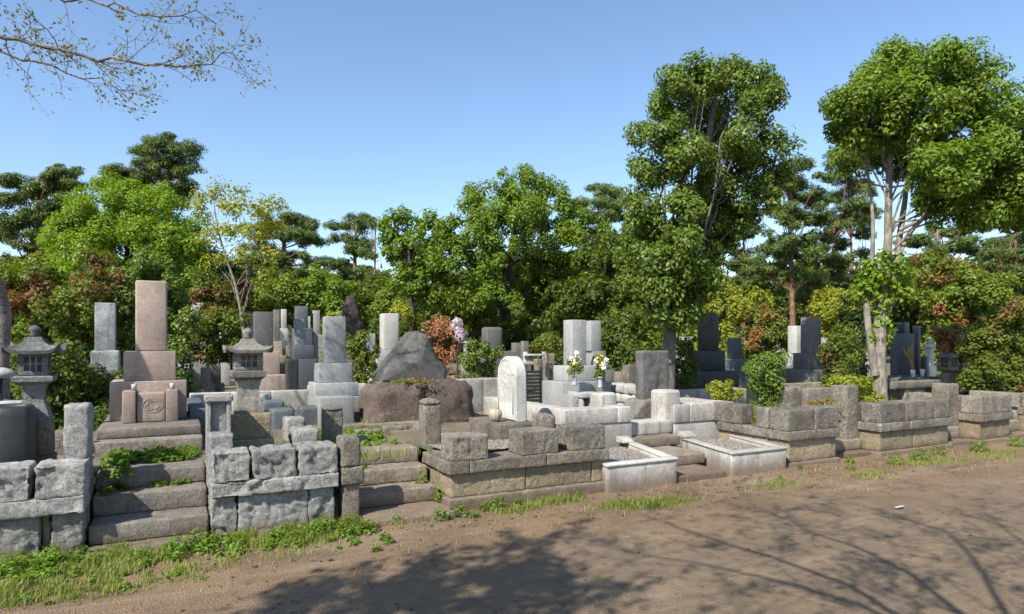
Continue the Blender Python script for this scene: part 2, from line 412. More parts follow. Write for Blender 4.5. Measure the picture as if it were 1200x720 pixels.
def tree(name, label, cat, mat, barkm, px, d, base, lobes, size=.12, trunk=None, tr=.12, group=None, seed=1, depth=.6,
         cov=1.6, asp=.5, clump=.25, flat=0., fork=.35, up=.5, solid=.55, limbs=True, twigs=0, cmul=1., gz0=.48, thick=1.):
    """lobes in survey units (px,py,rx,ry[,dd]) at distance d -> metres"""
    rng = np.random.default_rng(seed)
    s = d/F
    bx, by = pd(px, d)
    base3 = np.array([bx, by, gz0])
    if cat == 'pine tree':
        lobes = [(l[0]+rng.uniform(-.75, .75)*l[2], l[1]+rng.uniform(-.55, .55)*l[3], l[2]*rng.uniform(.3, .62), l[3]*rng.uniform(.5, .95)) for l in lobes for _ in range(4)]
    LL = []
    w = max(l[0]+l[2] for l in lobes)-min(l[0]-l[2] for l in lobes)
    for l in lobes:
        dd = l[4] if len(l) > 4 else rng.uniform(-.5, .5)*w*s*depth*(.3 if l[2]*2 > w*.7 else 1)
        dl = d+dd; sl = dl/F
        c = atd(l[0], l[1], dl)
        c = np.array(c); rx = l[2]*sl; rz = l[3]*sl; ry = max(rx, rz)*.85 if rz > rx*.6 else rx*.9
        LL.append((c, (rx, ry*thick, rz)))
    if cat == 'shrub' and 'bare stem' not in label and not any(q in label for q in ('sprig', 'tuft', 'azalea', 'shoots')):
        lowz = min(q[0][2]-q[1][2] for q in LL)
        if lowz > gz0+.1:
            ww = w*s*.5; hz = (lowz-gz0)
            for t in (-.5, 0, .5):
                LL.append((np.array([bx+t*ww*FY*1.1, by-t*ww*FX, gz0+hz*.6]), (ww*.34, ww*.34, hz*.62+.1)))
    root = thing(name, label, cat, base3, group)
    parts = []
    if trunk is None:
        cm = np.mean([q[0] for q in LL], 0)
        hh = max(.3, cm[2]-base3[2])
        p = np.array([base3-[0, 0, .1], base3+[0, 0, .08], base3+(cm-base3)*[.15, .15, .3]+rng.normal(size=3)*[.04, .04, 0]*hh*.5,
                      base3+(cm-base3)*[.5, .5, .65]+rng.normal(size=3)*[.05, .05, 0]*hh*.5, cm])
    else:
        p = np.array([atd(a, b, d) for a, b in trunk])
        p = np.vstack([[p[0][0], p[0][1], gz0-.05], p]) if p[0][2] > gz0+.05 else p
    q = []
    for i in range(len(p)-1):
        for t in (0, .33, .66): q.append(p[i]*(1-t)+p[i+1]*t)
    q.append(p[-1]); q = np.array(q)
    for _ in range(2): q[1:-1] = q[1:-1]*.5+(q[:-2]+q[2:])*.25
    rr = np.linspace(tr, tr*.3, len(q)); rr[0] *= 1.35; rr[1] *= 1.15
    parts.append(tube(q, rr, 9, seed, .15))
    if limbs:
        for c, r in LL:
            k = int(len(q)*rng.uniform(fork, .85)); k = min(k, len(q)-2)
            # attach below the lobe
            while k > 2 and q[k][2] > c[2]-.1*r[2]: k -= 1
            r0 = rr[k]*.32
            tb, pp = limb(q[k], c+np.array([0, 0, r[2]*.1]), r0, r0*.25, rng)
            parts.append(tb)
            for j in range(2+twigs):
                dv = rng.normal(size=3); dv[2] = abs(dv[2])*.7; dv /= np.linalg.norm(dv)
                parts.append(limb(pp[rng.integers(2, 5)], c+dv*np.array(r)*.9, r0*.35, r0*.08, rng, n=5, seg=5)[0])
    part('trunk', merge(parts), barkm, root, smooth=True)
    part('crown', crown(LL, size, rng, cov, asp, clump, flat, up, solid=solid, cmul=cmul), mat, root)
    return root
# ---------------------------------------------------------------- camera, sky, sun
cam = bpy.data.objects.new('camera', bpy.data.cameras.new('camera')); COL.objects.link(cam); S.camera = cam
cam.data.sensor_width = 36; cam.data.lens = 36*F/1200; cam.data.shift_y = 40/1200.
cam.data.clip_start = .05; cam.data.clip_end = 2000
cam.location = (0, 0, H); cam.rotation_euler = (radians(90), 0, -radians(27.32))
SUN = Vector((-.86, -.45, .98)).normalized()
w = bpy.data.worlds.new('World'); S.world = w; w.use_nodes = True; nt = w.node_tree; nt.nodes.clear()
sk = N(nt, 'ShaderNodeTexSky', sky_type='NISHITA', sun_disc=False)
sk.sun_elevation = math.asin(SUN.z); sk.sun_rotation = atan2(SUN.x, SUN.y) % (2*pi)
sk.air_density = 1.0; sk.dust_density = .5; sk.ozone_density = 3.2; sk.altitude = 50
bg = N(nt, 'ShaderNodeBackground'); bg.inputs[1].default_value = .14
nt.links.new(sk.outputs[0], bg.inputs[0]); nt.links.new(bg.outputs[0], N(nt, 'ShaderNodeOutputWorld').inputs[0])
sl = bpy.data.lights.new('sun', 'SUN'); sl.energy = 5.; sl.angle = radians(.53); sl.color = (1, .95, .87)
so = bpy.data.objects.new('sun', sl); COL.objects.link(so); so.rotation_euler = SUN.to_track_quat('Z', 'Y').to_euler(); so.location = (-5, -5, 20)
S.view_settings.view_transform = 'Standard'; S.view_settings.look = 'None'; S.view_settings.exposure = .68; S.view_settings.gamma = 1
S.view_settings.use_curve_mapping = False
S.cycles.use_denoising = True; S.cycles.max_bounces = 6; S.cycles.diffuse_bounces = 3; S.cycles.glossy_bounces = 2
S.cycles.transmission_bounces = 3; S.cycles.transparent_max_bounces = 4; S.cycles.use_adaptive_sampling = True; S.cycles.adaptive_threshold = .02
S.cycles.caustics_reflective = False; S.cycles.caustics_refractive = False

# ---------------------------------------------------------------- ground
def sheet(xs, ys, zf):
    A, B = np.meshgrid(xs, ys, indexing='ij'); v = np.stack([A.ravel(), B.ravel(), zf(A.ravel(), B.ravel())], 1)
    n, m = A.shape; i = np.arange(n*m).reshape(n, m)
    f = np.stack([i[:-1, :-1], i[1:, :-1], i[1:, 1:], i[:-1, 1:]], -1).reshape(-1, 4); return v, f
def gzf(x, y):
    p = np.stack([x, y, x*0], 1)
    near = np.clip(1-np.maximum(0, np.hypot(x-3, y-3)-12)/10, 0, 1)
    rut = -.018*np.exp(-((y-3.75-.15*np.sin(x*.5))/.22)**2)-.018*np.exp(-((y-2.3-.15*np.sin(x*.5))/.22)**2)
    return (rut+fbm(p, .9, 3, 5)*.016+fbm(p, 14, 4, 2)*.003+fbm(p, 6, 8, 3)*.005)*near+.0-.02*np.clip((4.6-y)/4, 0, 1)+.015
far = np.array([12, 18, 30, 60, 120, 400.])
xs = np.concatenate([-far[::-1]+8, np.arange(-3.5, 14, .06), far+4]); ys = np.concatenate([-far[::-1]+10, np.arange(-1.5, 6.2, .06), [8, 12, 20, 40, 80, 160, 400]])
m, nt = newmat('dirt_road'); L = nt.links.new
tc = N(nt, 'ShaderNodeTexCoord'); V = tc.outputs['Object']; sx = N(nt, 'ShaderNodeSeparateXYZ'); L(V, sx.inputs[0])
ad = N(nt, 'ShaderNodeMath', operation='ADD'); L(sx.outputs[1], ad.inputs[0])
mm = N(nt, 'ShaderNodeMath', operation='MULTIPLY'); mm.inputs[1].default_value = 1.6; L(noise(nt, V, .9, 5, .65), mm.inputs[0]); L(mm.outputs[0], ad.inputs[1])
c = mix(nt, ramp(nt, noise(nt, V, 1.1, 5, .65), .35, .7), (.21, .14, .082), (.145, .1, .06))
c = mix(nt, ramp(nt, ad.outputs[0], 5.6, 4.6, 0, .85), c, mix(nt, ramp(nt, noise(nt, V, 2.5, 4), .35, .65), (.19, .14, .09), (.145, .11, .073)))
c = mix(nt, ramp(nt, noise(nt, V, 3, 5, .7, (.5, 2.2, 1)), .52, .68, 0, .5), c, (.135, .1, .07))
c = mix(nt, ramp(nt, noise(nt, V, 7, 6, .75), .5, .66, 0, .6), c, (.11, .08, .055))
c = mix(nt, ramp(nt, noise(nt, V, 1.6, 5, .7), .55, .7, 0, .45), c, (.25, .18, .11))
c = mix(nt, ramp(nt, noise(nt, V, 60, 3, .8), .5, .75, 0, .55), c, (.09, .07, .05))
c = mix(nt, ramp(nt, noise(nt, V, 1.2, 6, .7, (.35, 2.2, 1)), .5, .66, 0, .55), c, (.25, .195, .13))
c = mix(nt, ramp(nt, noise(nt, V, .7, 7, .75), .5, .62, 0, .55), c, (.13, .09, .058))
vo = N(nt, 'ShaderNodeTexVoronoi'); vo.inputs['Scale'].default_value = 70; L(V, vo.inputs['Vector'])
c = mix(nt, ramp(nt, vo.outputs['Distance'], .28, .1, 0, .4), c, mix(nt, vo.outputs['Color'], (.45, .4, .33), (.16, .12, .09)))
b = N(nt, 'ShaderNodeBsdfPrincipled'); L(c, b.inputs['Base Color']); b.inputs['Roughness'].default_value = .95; b.inputs['Specular IOR Level'].default_value = .15
bp = N(nt, 'ShaderNodeBump'); bp.inputs['Strength'].default_value = .7; bp.inputs['Distance'].default_value = .01
a2 = N(nt, 'ShaderNodeMath', operation='SUBTRACT'); L(noise(nt, V, 30, 6, .7), a2.inputs[0]); L(vo.outputs['Distance'], a2.inputs[1])
L(a2.outputs[0], bp.inputs['Height']); L(bp.outputs[0], b.inputs['Normal']); L(b.outputs[0], N(nt, 'ShaderNodeOutputMaterial').inputs[0])
M['dirt'] = m
o = single('ground', sheet(xs, ys, gzf), m, None, None, (0, 0, 0), smooth=True, kind='structure')

m, nt = newmat('plot_soil'); L = nt.links.new
tc = N(nt, 'ShaderNodeTexCoord'); V = tc.outputs['Object']
c = mix(nt, ramp(nt, noise(nt, V, 2, 5, .7), .35, .7), (.2, .15, .1), (.12, .09, .06))
c = mix(nt, ramp(nt, noise(nt, V, 1.1, 5, .7), .45, .6, 0, .8), c, (.055, .085, .025))
c = mix(nt, ramp(nt, noise(nt, V, 40, 3, .8), .5, .75, 0, .6), c, (.3, .26, .2))
b = N(nt, 'ShaderNodeBsdfPrincipled'); L(c, b.inputs['Base Color']); b.inputs['Roughness'].default_value = .95
bp = N(nt, 'ShaderNodeBump'); bp.inputs['Distance'].default_value = .03; L(noise(nt, V, 20, 6, .7), bp.inputs['Height']); L(bp.outputs[0], b.inputs['Normal'])
L(b.outputs[0], N(nt, 'ShaderNodeOutputMaterial').inputs[0]); M['soil'] = m
TZ = .46
strips = [(-60, -.6, 6.0), (-.6, .3, 6.75), (.3, 1.3, 6.1), (1.3, 2.4, 6.85), (2.4, 4.1, 6.15), (4.1, 7., 7.2), (7., 7.85, 6.1), (7.85, 8.66, 6.6),
          (8.66, 10.3, 6.1), (10.3, 11.13, 6.6), (11.13, 12.05, 6.1), (12.05, 12.9, 6.6), (12.9, 140, 6.1)]
def tz(x, y):
    p = np.stack([x, y, x*0], 1); return TZ+fbm(p, 1.3, 5, 4)*.02
vs = []
for a, b_, y0 in strips:
    X = np.linspace(a, b_, max(2, int((b_-a)/.25) if b_-a < 5 else 60))
    Yv = np.concatenate([[y0, y0], np.linspace(y0, 13, 40)[1:], [16, 22, 35, 60, 110]])
    v, f = sheet(X, Yv, tz); n = len(Yv); v[::n, 2] = -.05; vs.append((v, f))
single('cemetery_soil', merge(vs), M['soil'], None, None, (0, 0, 0), kind='structure')

# gravel / pebble sheets
m, nt = newmat('pebbles'); L = nt.links.new
tc = N(nt, 'ShaderNodeTexCoord'); V = tc.outputs['Object']
vo = N(nt, 'ShaderNodeTexVoronoi'); vo.inputs['Scale'].default_value = 38; L(V, vo.inputs['Vector'])
c = mix(nt, vo.outputs['Color'], (.5, .47, .42), (.26, .22, .18)); c = mix(nt, ramp(nt, vo.outputs['Distance'], .3, .6, 0, .8), c, (.1, .08, .06))
b = N(nt, 'ShaderNodeBsdfPrincipled'); L(c, b.inputs['Base Color']); b.inputs['Roughness'].default_value = .9
bp = N(nt, 'ShaderNodeBump', invert=True); bp.inputs['Distance'].default_value = .02; L(vo.outputs['Distance'], bp.inputs['Height']); L(bp.outputs[0], b.inputs['Normal'])
L(b.outputs[0], N(nt, 'ShaderNodeOutputMaterial').inputs[0]); M['pebble'] = m

# ---------------------------------------------------------------- front walls along the road (wall foot y = 5.8)
Y0 = 5.8
def wall(label, x0, x1, cols, mats, segs_base, segs_cap, segs_top, name='retaining_wall', foot=None, top=(.465, .70), capz=(.345, .465), side=None, rough=.02, depth=.3, res=.017, seed=0, out=.05):
    r = thing(name, label, 'stone wall', (x0, Y0, 0), 'low stone walls along the road')
    mb, mc, mt = mats; k = seed*20
    for a, b in segs_base:
        part('base_block', rbox(a+.003, b-.003, Y0, Y0+depth, -.05 if not foot else foot[1], capz[0]-.003, .008, rough, res, k), mb, r); k += 1
    for a, b in segs_cap:
        part('cap_course', rbox(a+.002, b-.002, Y0-out, Y0+depth+.02, capz[0], capz[1]-.002, .009, rough*.8, res, k), mc, r); k += 1
    for a, b, *z in segs_top:
        zt = z[0] if z else top[1]
        part('upper_block', rbox(a, b, Y0-out+.015, Y0+depth-.04, capz[1], zt, .01, rough, res, k), mt, r); k += 1
    if foot:
        part('footing', rbox(x0-.02, x1+.02, Y0-foot[0], Y0+depth, -.06, foot[1]-.002, .012, rough*.6, res*1.3, k), foot[2], r)
    if side:
        for (a, b, y0, y1, z0, z1, mt2) in side:
            part('side_block', rbox(a, b, y0, y1, z0, z1, .015, rough*.7, res*1.3, k), mt2, r); k += 1
    return r
W, WG, TAN, CAPM, MOT = M['wall'], M['wallgrey'], M['tan'], M['cap'], M['mottled']
g = lambda px: gx(px, Y0)
# A - left edge
xa = g(100)
ra = wall('rough grey granite block wall at the far left edge, beside the leftmost steps', -3.6, xa, None, (W, WG, WG),
     [(-3.6, -2.6), (-2.59, -1.75), (-1.74, g(46)), (g(60), xa-.01)], [(-3.6, -2.0), (-1.99, xa)],
     [(-3.5, -2.7), (-2.6, -1.75), (-1.68, g(35)), (g(42), xa)], side=[(xa-.3, xa-.01, Y0+.31, 6.7, -.05, .44, W)], seed=1, rough=.03)
part('base_block', rbox(g(46)+.01, g(60)-.01, Y0+.05, Y0+.3, -.05, .34, .015, .03, .03, 77), TAN, ra)
pa0, pa1 = gx(75, 6.12), xa-.005
part('post', rbox(pa0, pa1, 6.12, 6.42, .44, gz(475, -.65, 6.12), .02, .022, .03, 5), WG, ra)
# B - the grey granite wall between the two stairs
xb0, xb1 = g(247), g(396)
rb = wall('rough grey granite block wall standing between the two flights of steps on the left', xb0, xb1, None, (WG, WG, WG),
     [(xb0, g(278.5)), (g(279.5), g(361)), (g(361.5), g(392))], [(xb0, xb1)],
     [(xb0+.01, g(292)), (g(296.5), g(346)), (g(350), xb1-.01)],
     side=[(xb0, xb0+.2, 6.12, 6.75, -.05, .5, WG), (xb0+.005, xb0+.2, 6.13, 6.44, .5, .8, WG)], seed=2, rough=.03)
part('footing', rbox(g(290), g(366), Y0-.07, Y0+.1, -.05, .045, .012, .012, .04, 9), W, rb)
# pillar with recessed panel
pz = gz(467, .4, 6.5); px0, px1 = xb0, xb0+.2
pl = part('post', merge([rbox(px0, px0+.035, 6.47, 6.72, .5, pz-.03, .005), rbox(px1-.035, px1, 6.47, 6.72, .5, pz-.03, .005),
      rbox(px0+.036, px1-.036, 6.51, 6.7, .5, pz-.03, .004), rbox(px0-.015, px1+.015, 6.45, 6.74, pz-.03, pz+.03, .012, .012, .03, 6)]), W, rb)
# row of stubby posts running back on its right side
for i, (px, py, Y, mt, lb, hw) in enumerate([
    (347, 490, 7.9, WG, 'rough pale granite block just behind the grey wall, taller one of two', .11),
    (359, 503, 6.75, WG, 'rough granite block standing behind the right end of the grey wall', .12),
    (332, 480, 9.0, M['blue'], 'bluish grey stone stub with a flat top behind the rough granite blocks', .14),
    (367, 477, 9.2, M['blue'], 'squat bluish grey stone stub near the grey tombstone base', .17),
    (321, 470, 10.2, M['blue'], 'small bluish stone stub with a sunlit top beside the lantern pedestal', .15),
    (308, 463, 11.0-.4, M['white'], 'low white topped stone stub behind the lantern shaft', .13)]):
    X = gx(px, Y); Z = gz(py, X, Y)
    single('kerb_post', rbox(X-hw, X+hw, Y, Y+.3, .4, Z, .03, .02 if mt is WG else .004, .035, 30+i), mt, lb, 'stone post', (X, Y+.15, .45), 'stub posts behind the grey wall')

def post(px0, px1, Y, z0, ptop, mt, label, dpt=None, cap=0, rough=.01, seed=0, name='gate_post'):
    """square stone post; cap>0 adds a rounded head"""
    X0 = max(gx(px0, Y), gx(px0, Y+.2)) if px0 > 200 else gx(px0, Y); X1 = gx(px1, Y)
    if px0 > 200:
        X0 = gx(px0, Y+.12)
    dpt = dpt or (X1-X0); Z = gz(ptop, (X0+X1)/2, Y)
    r = thing(name, label, 'stone post', ((X0+X1)/2, Y+dpt/2, z0), 'stone posts of the grave plots')
    hh = Z-cap
    part('shaft', rbox(X0, X1, Y, Y+dpt, z0, hh, .015, rough, .035, seed), mt, r)
    if cap:
        part('cap', lathe([((X1-X0)*.5+.006, hh+.002), ((X1-X0)*.5, hh+cap*.5), ((X1-X0)*.32, hh+cap*.85), (.01, Z)], ((X0+X1)/2, Y+dpt/2), 24, .75), mt, r, smooth=True)
    return r
r = thing('gate_post', 'stacked three stone gate post at the left side of the second steps', 'stone post', (g(410), 5.85, 0), 'stone posts of the grave plots')
part('shaft', rbox(g(402), g(421), 5.78, 5.98, -.05, .345, .012, .012, .03, 51), CAPM, r)
part('middle_block', rbox(g(399), g(425), 5.75, 6.0, .347, .5, .015, .012, .03, 52), MOT, r)
part('upper_block', rbox(g(399), g(421.5), 5.76, 5.98, .502, .76, .02, .014, .03, 53), MOT, r)
post(378, 402, 7.2, .4, 475, MOT, 'tan weathered post with a domed head behind the second steps', cap=.06, seed=3)
post(493, 517, 6.85, .4, 467, CAPM, 'tan weathered post with a chipped head at the top right of the second steps', cap=.07, rough=.012, seed=4)

# ---------------------------------------------------------------- steps
def steps(label, x0, x1, rows, yb, mt, skew=0, seed=0, group='flights of steps up to the graves'):
    r = thing('stone_steps', label, 'steps', ((x0+x1)/2, rows[0][0], 0), group)
    zp = -.06
    for i, (y, z, *ex) in enumerate(rows):
        s = skew*(y-Y0)
        part('step', rbox(x0+s, x1+s, y, yb, zp, z, .014, .007, .04, seed*9+i), ex[0] if ex else mt, r); zp = z+.001
    return r
steps('weathered grey brown stone steps at the left, below the pinkish tombstone', xa+.012, xb0-.012, [(5.62, .06), (5.86, .205), (6.16, .365), (6.42, .5)], 6.78, M['stepgrey'], seed=1)
steps('brown stone steps rising to the dark wedge shaped stone', g(422)+.02, 2.31, [(5.56, .06), (6.02, .2), (6.33, .345), (6.6, .49)], 6.9, M['step'], seed=2)

# C - brownish tuff wall
xc0, xc1 = g(526), g(711)
rc = wall('brown and grey tuff wall with four loose blocks on its cap, right of the second steps', xc0, xc1, None, (TAN, CAPM, MOT),
     [(xc0+.02, g(616)), (g(616.5), g(693)), (g(693.5), xc1-.03)], [(xc0-.02, g(548)), (g(548.5), g(638)), (g(638.5), xc1)],
     [(g(528), g(571), .70), (g(610), g(652.5), .70), (g(668), g(707), .71)], foot=(.06, .12, M['step']),
     side=[(xc0+.02, xc0+.22, Y0+.31, 6.5, -.05, .343, TAN), (xc0-.02, xc0+.2, Y0+.33, 6.5, .345, .463, CAPM)], seed=3, rough=.012)
X = gx(640, 6.45)
part('side_block', rbox(X-.1, X+.1, 6.4, 6.62, .45, gz(486, X, 6.4), .03, .02, .03, 70), MOT, rc)

# D white plot: ledges, steps, upper wall
CON = M['concrete']
M['coping'] = stone('pale_coping', (.47, .45, .41), (.28, .26, .22), patch=.5, streak=.4, lichen=.3, bump=.4, speck=.3)
def ledge(label, x0, x1, y0, y1, zt, skew, seed):
    r = thing('stone_ledge', label, 'stone ledge', ((x0+x1)/2, y0, 0), 'pale ledges flanking the white steps')
    t = .11
    part('front_slab', rbox(x0, x1, y0, y0+t, -.05, zt-.03, .008, .003, .06, seed, skew=skew), CON, r)
    for a, b in ((x0, x0+t), (x1-t, x1)):
        part('side_slab', rbox(a+skew*t, b+skew*t, y0+t+.002, y1, -.05, zt-.03, .008, .003, .06, seed+1, skew=skew), CON, r)
    e = .015
    part('coping', merge([rbox(x0-e, x1+e, y0-e, y0+t, zt-.028, zt, .008, 0, None, seed, skew=skew),
         rbox(x0-e+skew*t, x0+t+skew*t, y0+t+.002, y1, zt-.028, zt, .008, 0, skew=skew), rbox(x1-t+skew*t, x1+e+skew*t, y0+t+.002, y1, zt-.028, zt, .008, 0, skew=skew)]), M['coping'], r)
    part('gravel_fill', rbox(x0+t+.004, x1-t-.004, y0+t+.004, y1-.01, 0, zt-.055, .005, .012, .03, seed+3, 30, skew=skew), M['pebble'], r)
xl0, xl1 = gx(711, 5.68), gx(793, 5.68); xr0, xr1 = gx(857.5, 5.68), gx(921.5, 5.68)
ledge('white concrete ledge filled with gravel, left of the wide white steps', xl0, xl1, 5.68, 6.88, .31, .26, 1)
ledge('white concrete ledge filled with gravel, right of the wide white steps', xr0, xr1, 5.68, 6.88, .30, .26, 2)
r = steps('wide brown and white steps between the two pale concrete ledges', xl1+.02, xr0-.02, [(5.72, .085), (6.2, .215), (6.83, .34), (7.06, .51, M['concrete'])], 7.4, M['step'], skew=.26, seed=3)
for j, (a, b) in enumerate(((728, 746), (801, 820))):
    X0, X1 = gx(a, 6.75), gx(b, 6.75)
    pts = [(6.76, .312), (6.92, .312), (6.92, .38), (6.88, .385), (6.76, .325)]
    v = prism(pts, X0+.04, X1-.03, 'x', .006)
    single('sloped_kerb_stone', v, CON, ['small sloped white kerb stone left of the upper white steps', 'small sloped white kerb stone right of the upper white steps'][j], 'kerb stone', (X0, 6.8, .3), 'sloped kerb stones')
def upper(label, segs, px0, px1, Y, top, seam, extra=None, seed=0):
    r = thing('plot_wall', label, 'stone wall', (gx((px0+px1)/2, Y), Y, .3), 'pale walls round the white plot')
    for a, b in segs: part('upper_block', rbox(gx(a, Y)+.002, gx(b, Y)-.002, Y, Y+.32, seam+.002, top, .01, .003, .08, seed), CON, r)
    part('lower_course', rbox(gx(px0, Y)+.02, gx(px1, Y)-.004, Y+.015, Y+.32, 0, seam, .01, .003, .08, seed+1), CON, r)
    for (a, b, y0, y1, z0, z1) in extra or []:
        part('side_course', rbox(a, b, y0, y1, z0, z1, .012, .004, .08, seed+2), CON, r)
    return r
X4 = gx(661, 6.95)
upper('pale stone wall of the white plot in front of the twin grey tombstones', [(661, 724), (724, 740)], 661, 742, 6.95, .745, .545, [(X4, X4+.26, 7.28, 9.3, .3, .74)], 1)
upper('pale two course stone wall right of the wide white steps', [(790, 809), (809, 860.5)], 790, 861, 7.05, .72, .47, [(gx(861, 7.05)-.22, gx(861, 7.05), 7.38, 8.8, .3, .715)], 2)
def rpost(px0, px1, Y, pt, z0, lb):
    X0, X1 = gx(px0, Y), gx(px1, Y); Xc = (X0+X1)/2; R = (X1-X0)/2; Z = gz(pt, Xc, Y)
    single('rounded_post', lathe([(R, z0), (R, Z-.03), (R*.93, Z-.008), (R*.8, Z), (.01, Z+.004)], (Xc, Y+R), 28, .45), CON, lb, 'stone post', (Xc, Y+R, z0), 'rounded posts of the white plot')
rpost(703.5, 726, 7.3, 461, .4, 'short rounded pale post at the left head of the white steps')
rpost(778, 801, 7.08, 458, .3, 'rounded pale post at the right head of the white steps')

# E.. further walls to the right
xd0, xd1 = g(922), g(980.5)
rd = wall('lichen covered tuff wall right of the white ledge, with red leaves on it', xd0, xd1, None, (TAN, MOT, MOT), [(xd0+.03, xd1-.01)], [(xd0-.01, g(955)), (g(955.5), xd1)],
     [(xd0, g(952), .725), (g(952.5), xd1-.01, .735)], foot=(.05, .07, M['step']),
     side=[(xd0-.01, xd0+.25, Y0+.33, 7., .345, .463, MOT), (xd0, xd0+.24, Y0+.3, 6.3, .465, .73, MOT), (xd0, xd0+.24, 6.55, 7.1, .465, .73, MOT), (xd0+.03, xd0+.25, Y0+.31, 7., -.05, .343, TAN)], seed=4, rough=.012, res=.04)
for a, b, pt, Y, lb in ((928, 946, 454, 6.75, 'tall tuff block behind the lichen covered wall, left one'), (946.5, 976, 456, 6.65, 'broad tuff block with a whitened top behind the lichen covered wall')):
    X0, X1 = gx(a, Y), gx(b, Y); Z = gz(pt, X0, Y)
    single('tuff_block', rbox(X0, X1, Y, Y+.35, .4, Z, .02, .012, .04, int(a)), MOT, lb, 'stone block', (X0, Y, .4), 'blocks behind the lichen covered wall')
steps('narrow brown steps between the lichen covered wall and the planted wall', xd1+.02, g(1030), [(5.9, .07), (6.05, .22), (6.3, .4)], 6.62, M['step'], seed=4)
xe0, xe1 = g(1029), g(1112)
wall('tuff wall with a dark groove under its cap, below the ivy clad tree', xe0, xe1, None, (TAN, MOT, MOT), [(xe0+.03, g(1070)), (g(1070.5), xe1-.02)], [(xe0-.01, g(1063)), (g(1063.5), xe1)],
     [(xe0, g(1058), .73), (g(1058.5), g(1092), .73), (g(1092.5), xe1-.02, .74)], foot=(.05, .07, M['step']),
     side=[(xe0-.01, xe0+.25, Y0+.33, 6.9, .345, .463, CAPM), (xe0, xe0+.24, Y0+.3, 6.9, .465, .72, MOT), (xe0+.03, xe0+.25, Y0+.31, 6.9, -.05, .343, TAN)], seed=5, rough=.012, res=.045)
post(983, 1006, 6.1, .2, 452, MOT, 'tall flat topped post at the left end of the planted plot', seed=6, rough=.012)
post(1103, 1124, 6.1, .2, 450, CAPM, 'tall flat topped post behind the groove capped wall', seed=7, rough=.012)
steps('narrow brown steps right of the wall below the ivy clad tree', xe1+.02, g(1146)-.02, [(5.85, .07), (6.05, .25), (6.3, .42)], 6.62, M['step'], seed=5)
xf0, xf1 = g(1147), g(1184)
wall('short tuff wall near the right edge with one wide upper block', xf0, xf1, None, (TAN, CAPM, MOT), [(xf0+.03, xf1-.02)], [(xf0-.01, xf1)], [(xf0, xf1-.02, .74)], foot=(.05, .06, M['step']),
     side=[(xf0, xf0+.24, Y0+.3, 6.9, -.05, .73, MOT)], seed=6, rough=.012, res=.05)
steps('brown steps at the right edge beside the last wall', xf1+.02, 12.9, [(5.85, .07), (6.05, .25), (6.3, .42)], 6.62, M['step'], seed=6)
wall('last tuff wall cut off by the right edge of the picture', 12.93, 17, None, (TAN, CAPM, MOT), [(12.95, 15), (15.01, 17)], [(12.93, 15.1), (15.11, 17)], [(12.95, 13.9, .72), (14.1, 15.2, .72), (15.5, 16.8, .72)], foot=(.05, .06, M['step']),
     side=[(12.95, 13.2, Y0+.3, 6.9, -.05, .7, MOT)], seed=7, rough=.012, res=.06)

# back stone railing on the right
r = thing('stone_railing', 'low stone railing with a thick top rail behind the plots on the right', 'railing', (gx(1100, 7.7), 7.7, .45))
for a, b, pa, pb in ((1048, 1104, 445, 448), (1126, 1165, 450, 452), (1165, 1230, 451, 454)):
    X0, X1 = gx(a, 7.7), gx(b, 7.7); Z = gz((pa+pb)/2, (X0+X1)/2, 7.7)
    part('rail', rbox(X0, X1-.01, 7.7, 7.95, Z-.15, Z, .03, .015, .06, a), MOT, r)
for a, b, pt in ((1060, 1084, 451), (1093, 1100, 456), (1139, 1146, 459), (1182, 1190, 462)):
    X0, X1 = gx(a, 7.75), gx(b, 7.75)
    part('baluster', rbox(X0, X1, 7.74, 7.92, .4, gz(pt, X0, 7.7)+.0, .02, .012, .05, a), MOT, r)
for a, b, pt, lb in ((1149, 1170, 436, 'domed grey post behind the railing near the right edge'), (1183, 1207, 436, 'domed grey post behind the railing, cut by the right edge')):
    post(a, b, 8.1, .4, pt, M['lantern'], lb, cap=.06, seed=a, rough=.008)
# ---------------------------------------------------------------- tombstones
def tomb(label, Y, tiers, group='upright family tombstones', name='gravestone', z0=.4, cat='gravestone', extra=None):
    """tiers bottom-up: (part, pl, pr, ptop, mat[, k depth/width, dy, bev, rough])"""
    b = tiers[0]; Xc = gx((b[1]+b[2])/2, Y)
    r = thing(name, label, cat, (Xc, Y, z0), group); z = z0; info = []
    for i, t in enumerate(tiers):
        nm, pl, pr, pt, mt = t[:5]; k = t[5] if len(t) > 5 else 1.; dy = t[6] if len(t) > 6 else 0; bev = t[7] if len(t) > 7 else .01; rg = t[8] if len(t) > 8 else 0
        yc = Y+dy; X = gx((pl+pr)/2, yc); d = dep(X, yc); th = abs(atan2(X, yc))
        ka, kb = wpx((pl+pr)/2, d); Wd = (pr-pl)/(ka+k*kb); Z = gz(pt, X, yc-Wd*k/2)
        Z = max(Z, z+.03)
        part(nm, rbox(X-Wd/2, X+Wd/2, yc-Wd*k/2, yc+Wd*k/2, z, Z, bev, rg, .05 if rg else None, i+int(pl)), mt, r); z = Z+.0008
        info.append((X, yc, Wd, Wd*k, Z))
    return r, info
G, WH, PK, DK, BL, SLT = M['grey'], M['white'], M['pink'], M['darkst'], M['blue'], M['slate']
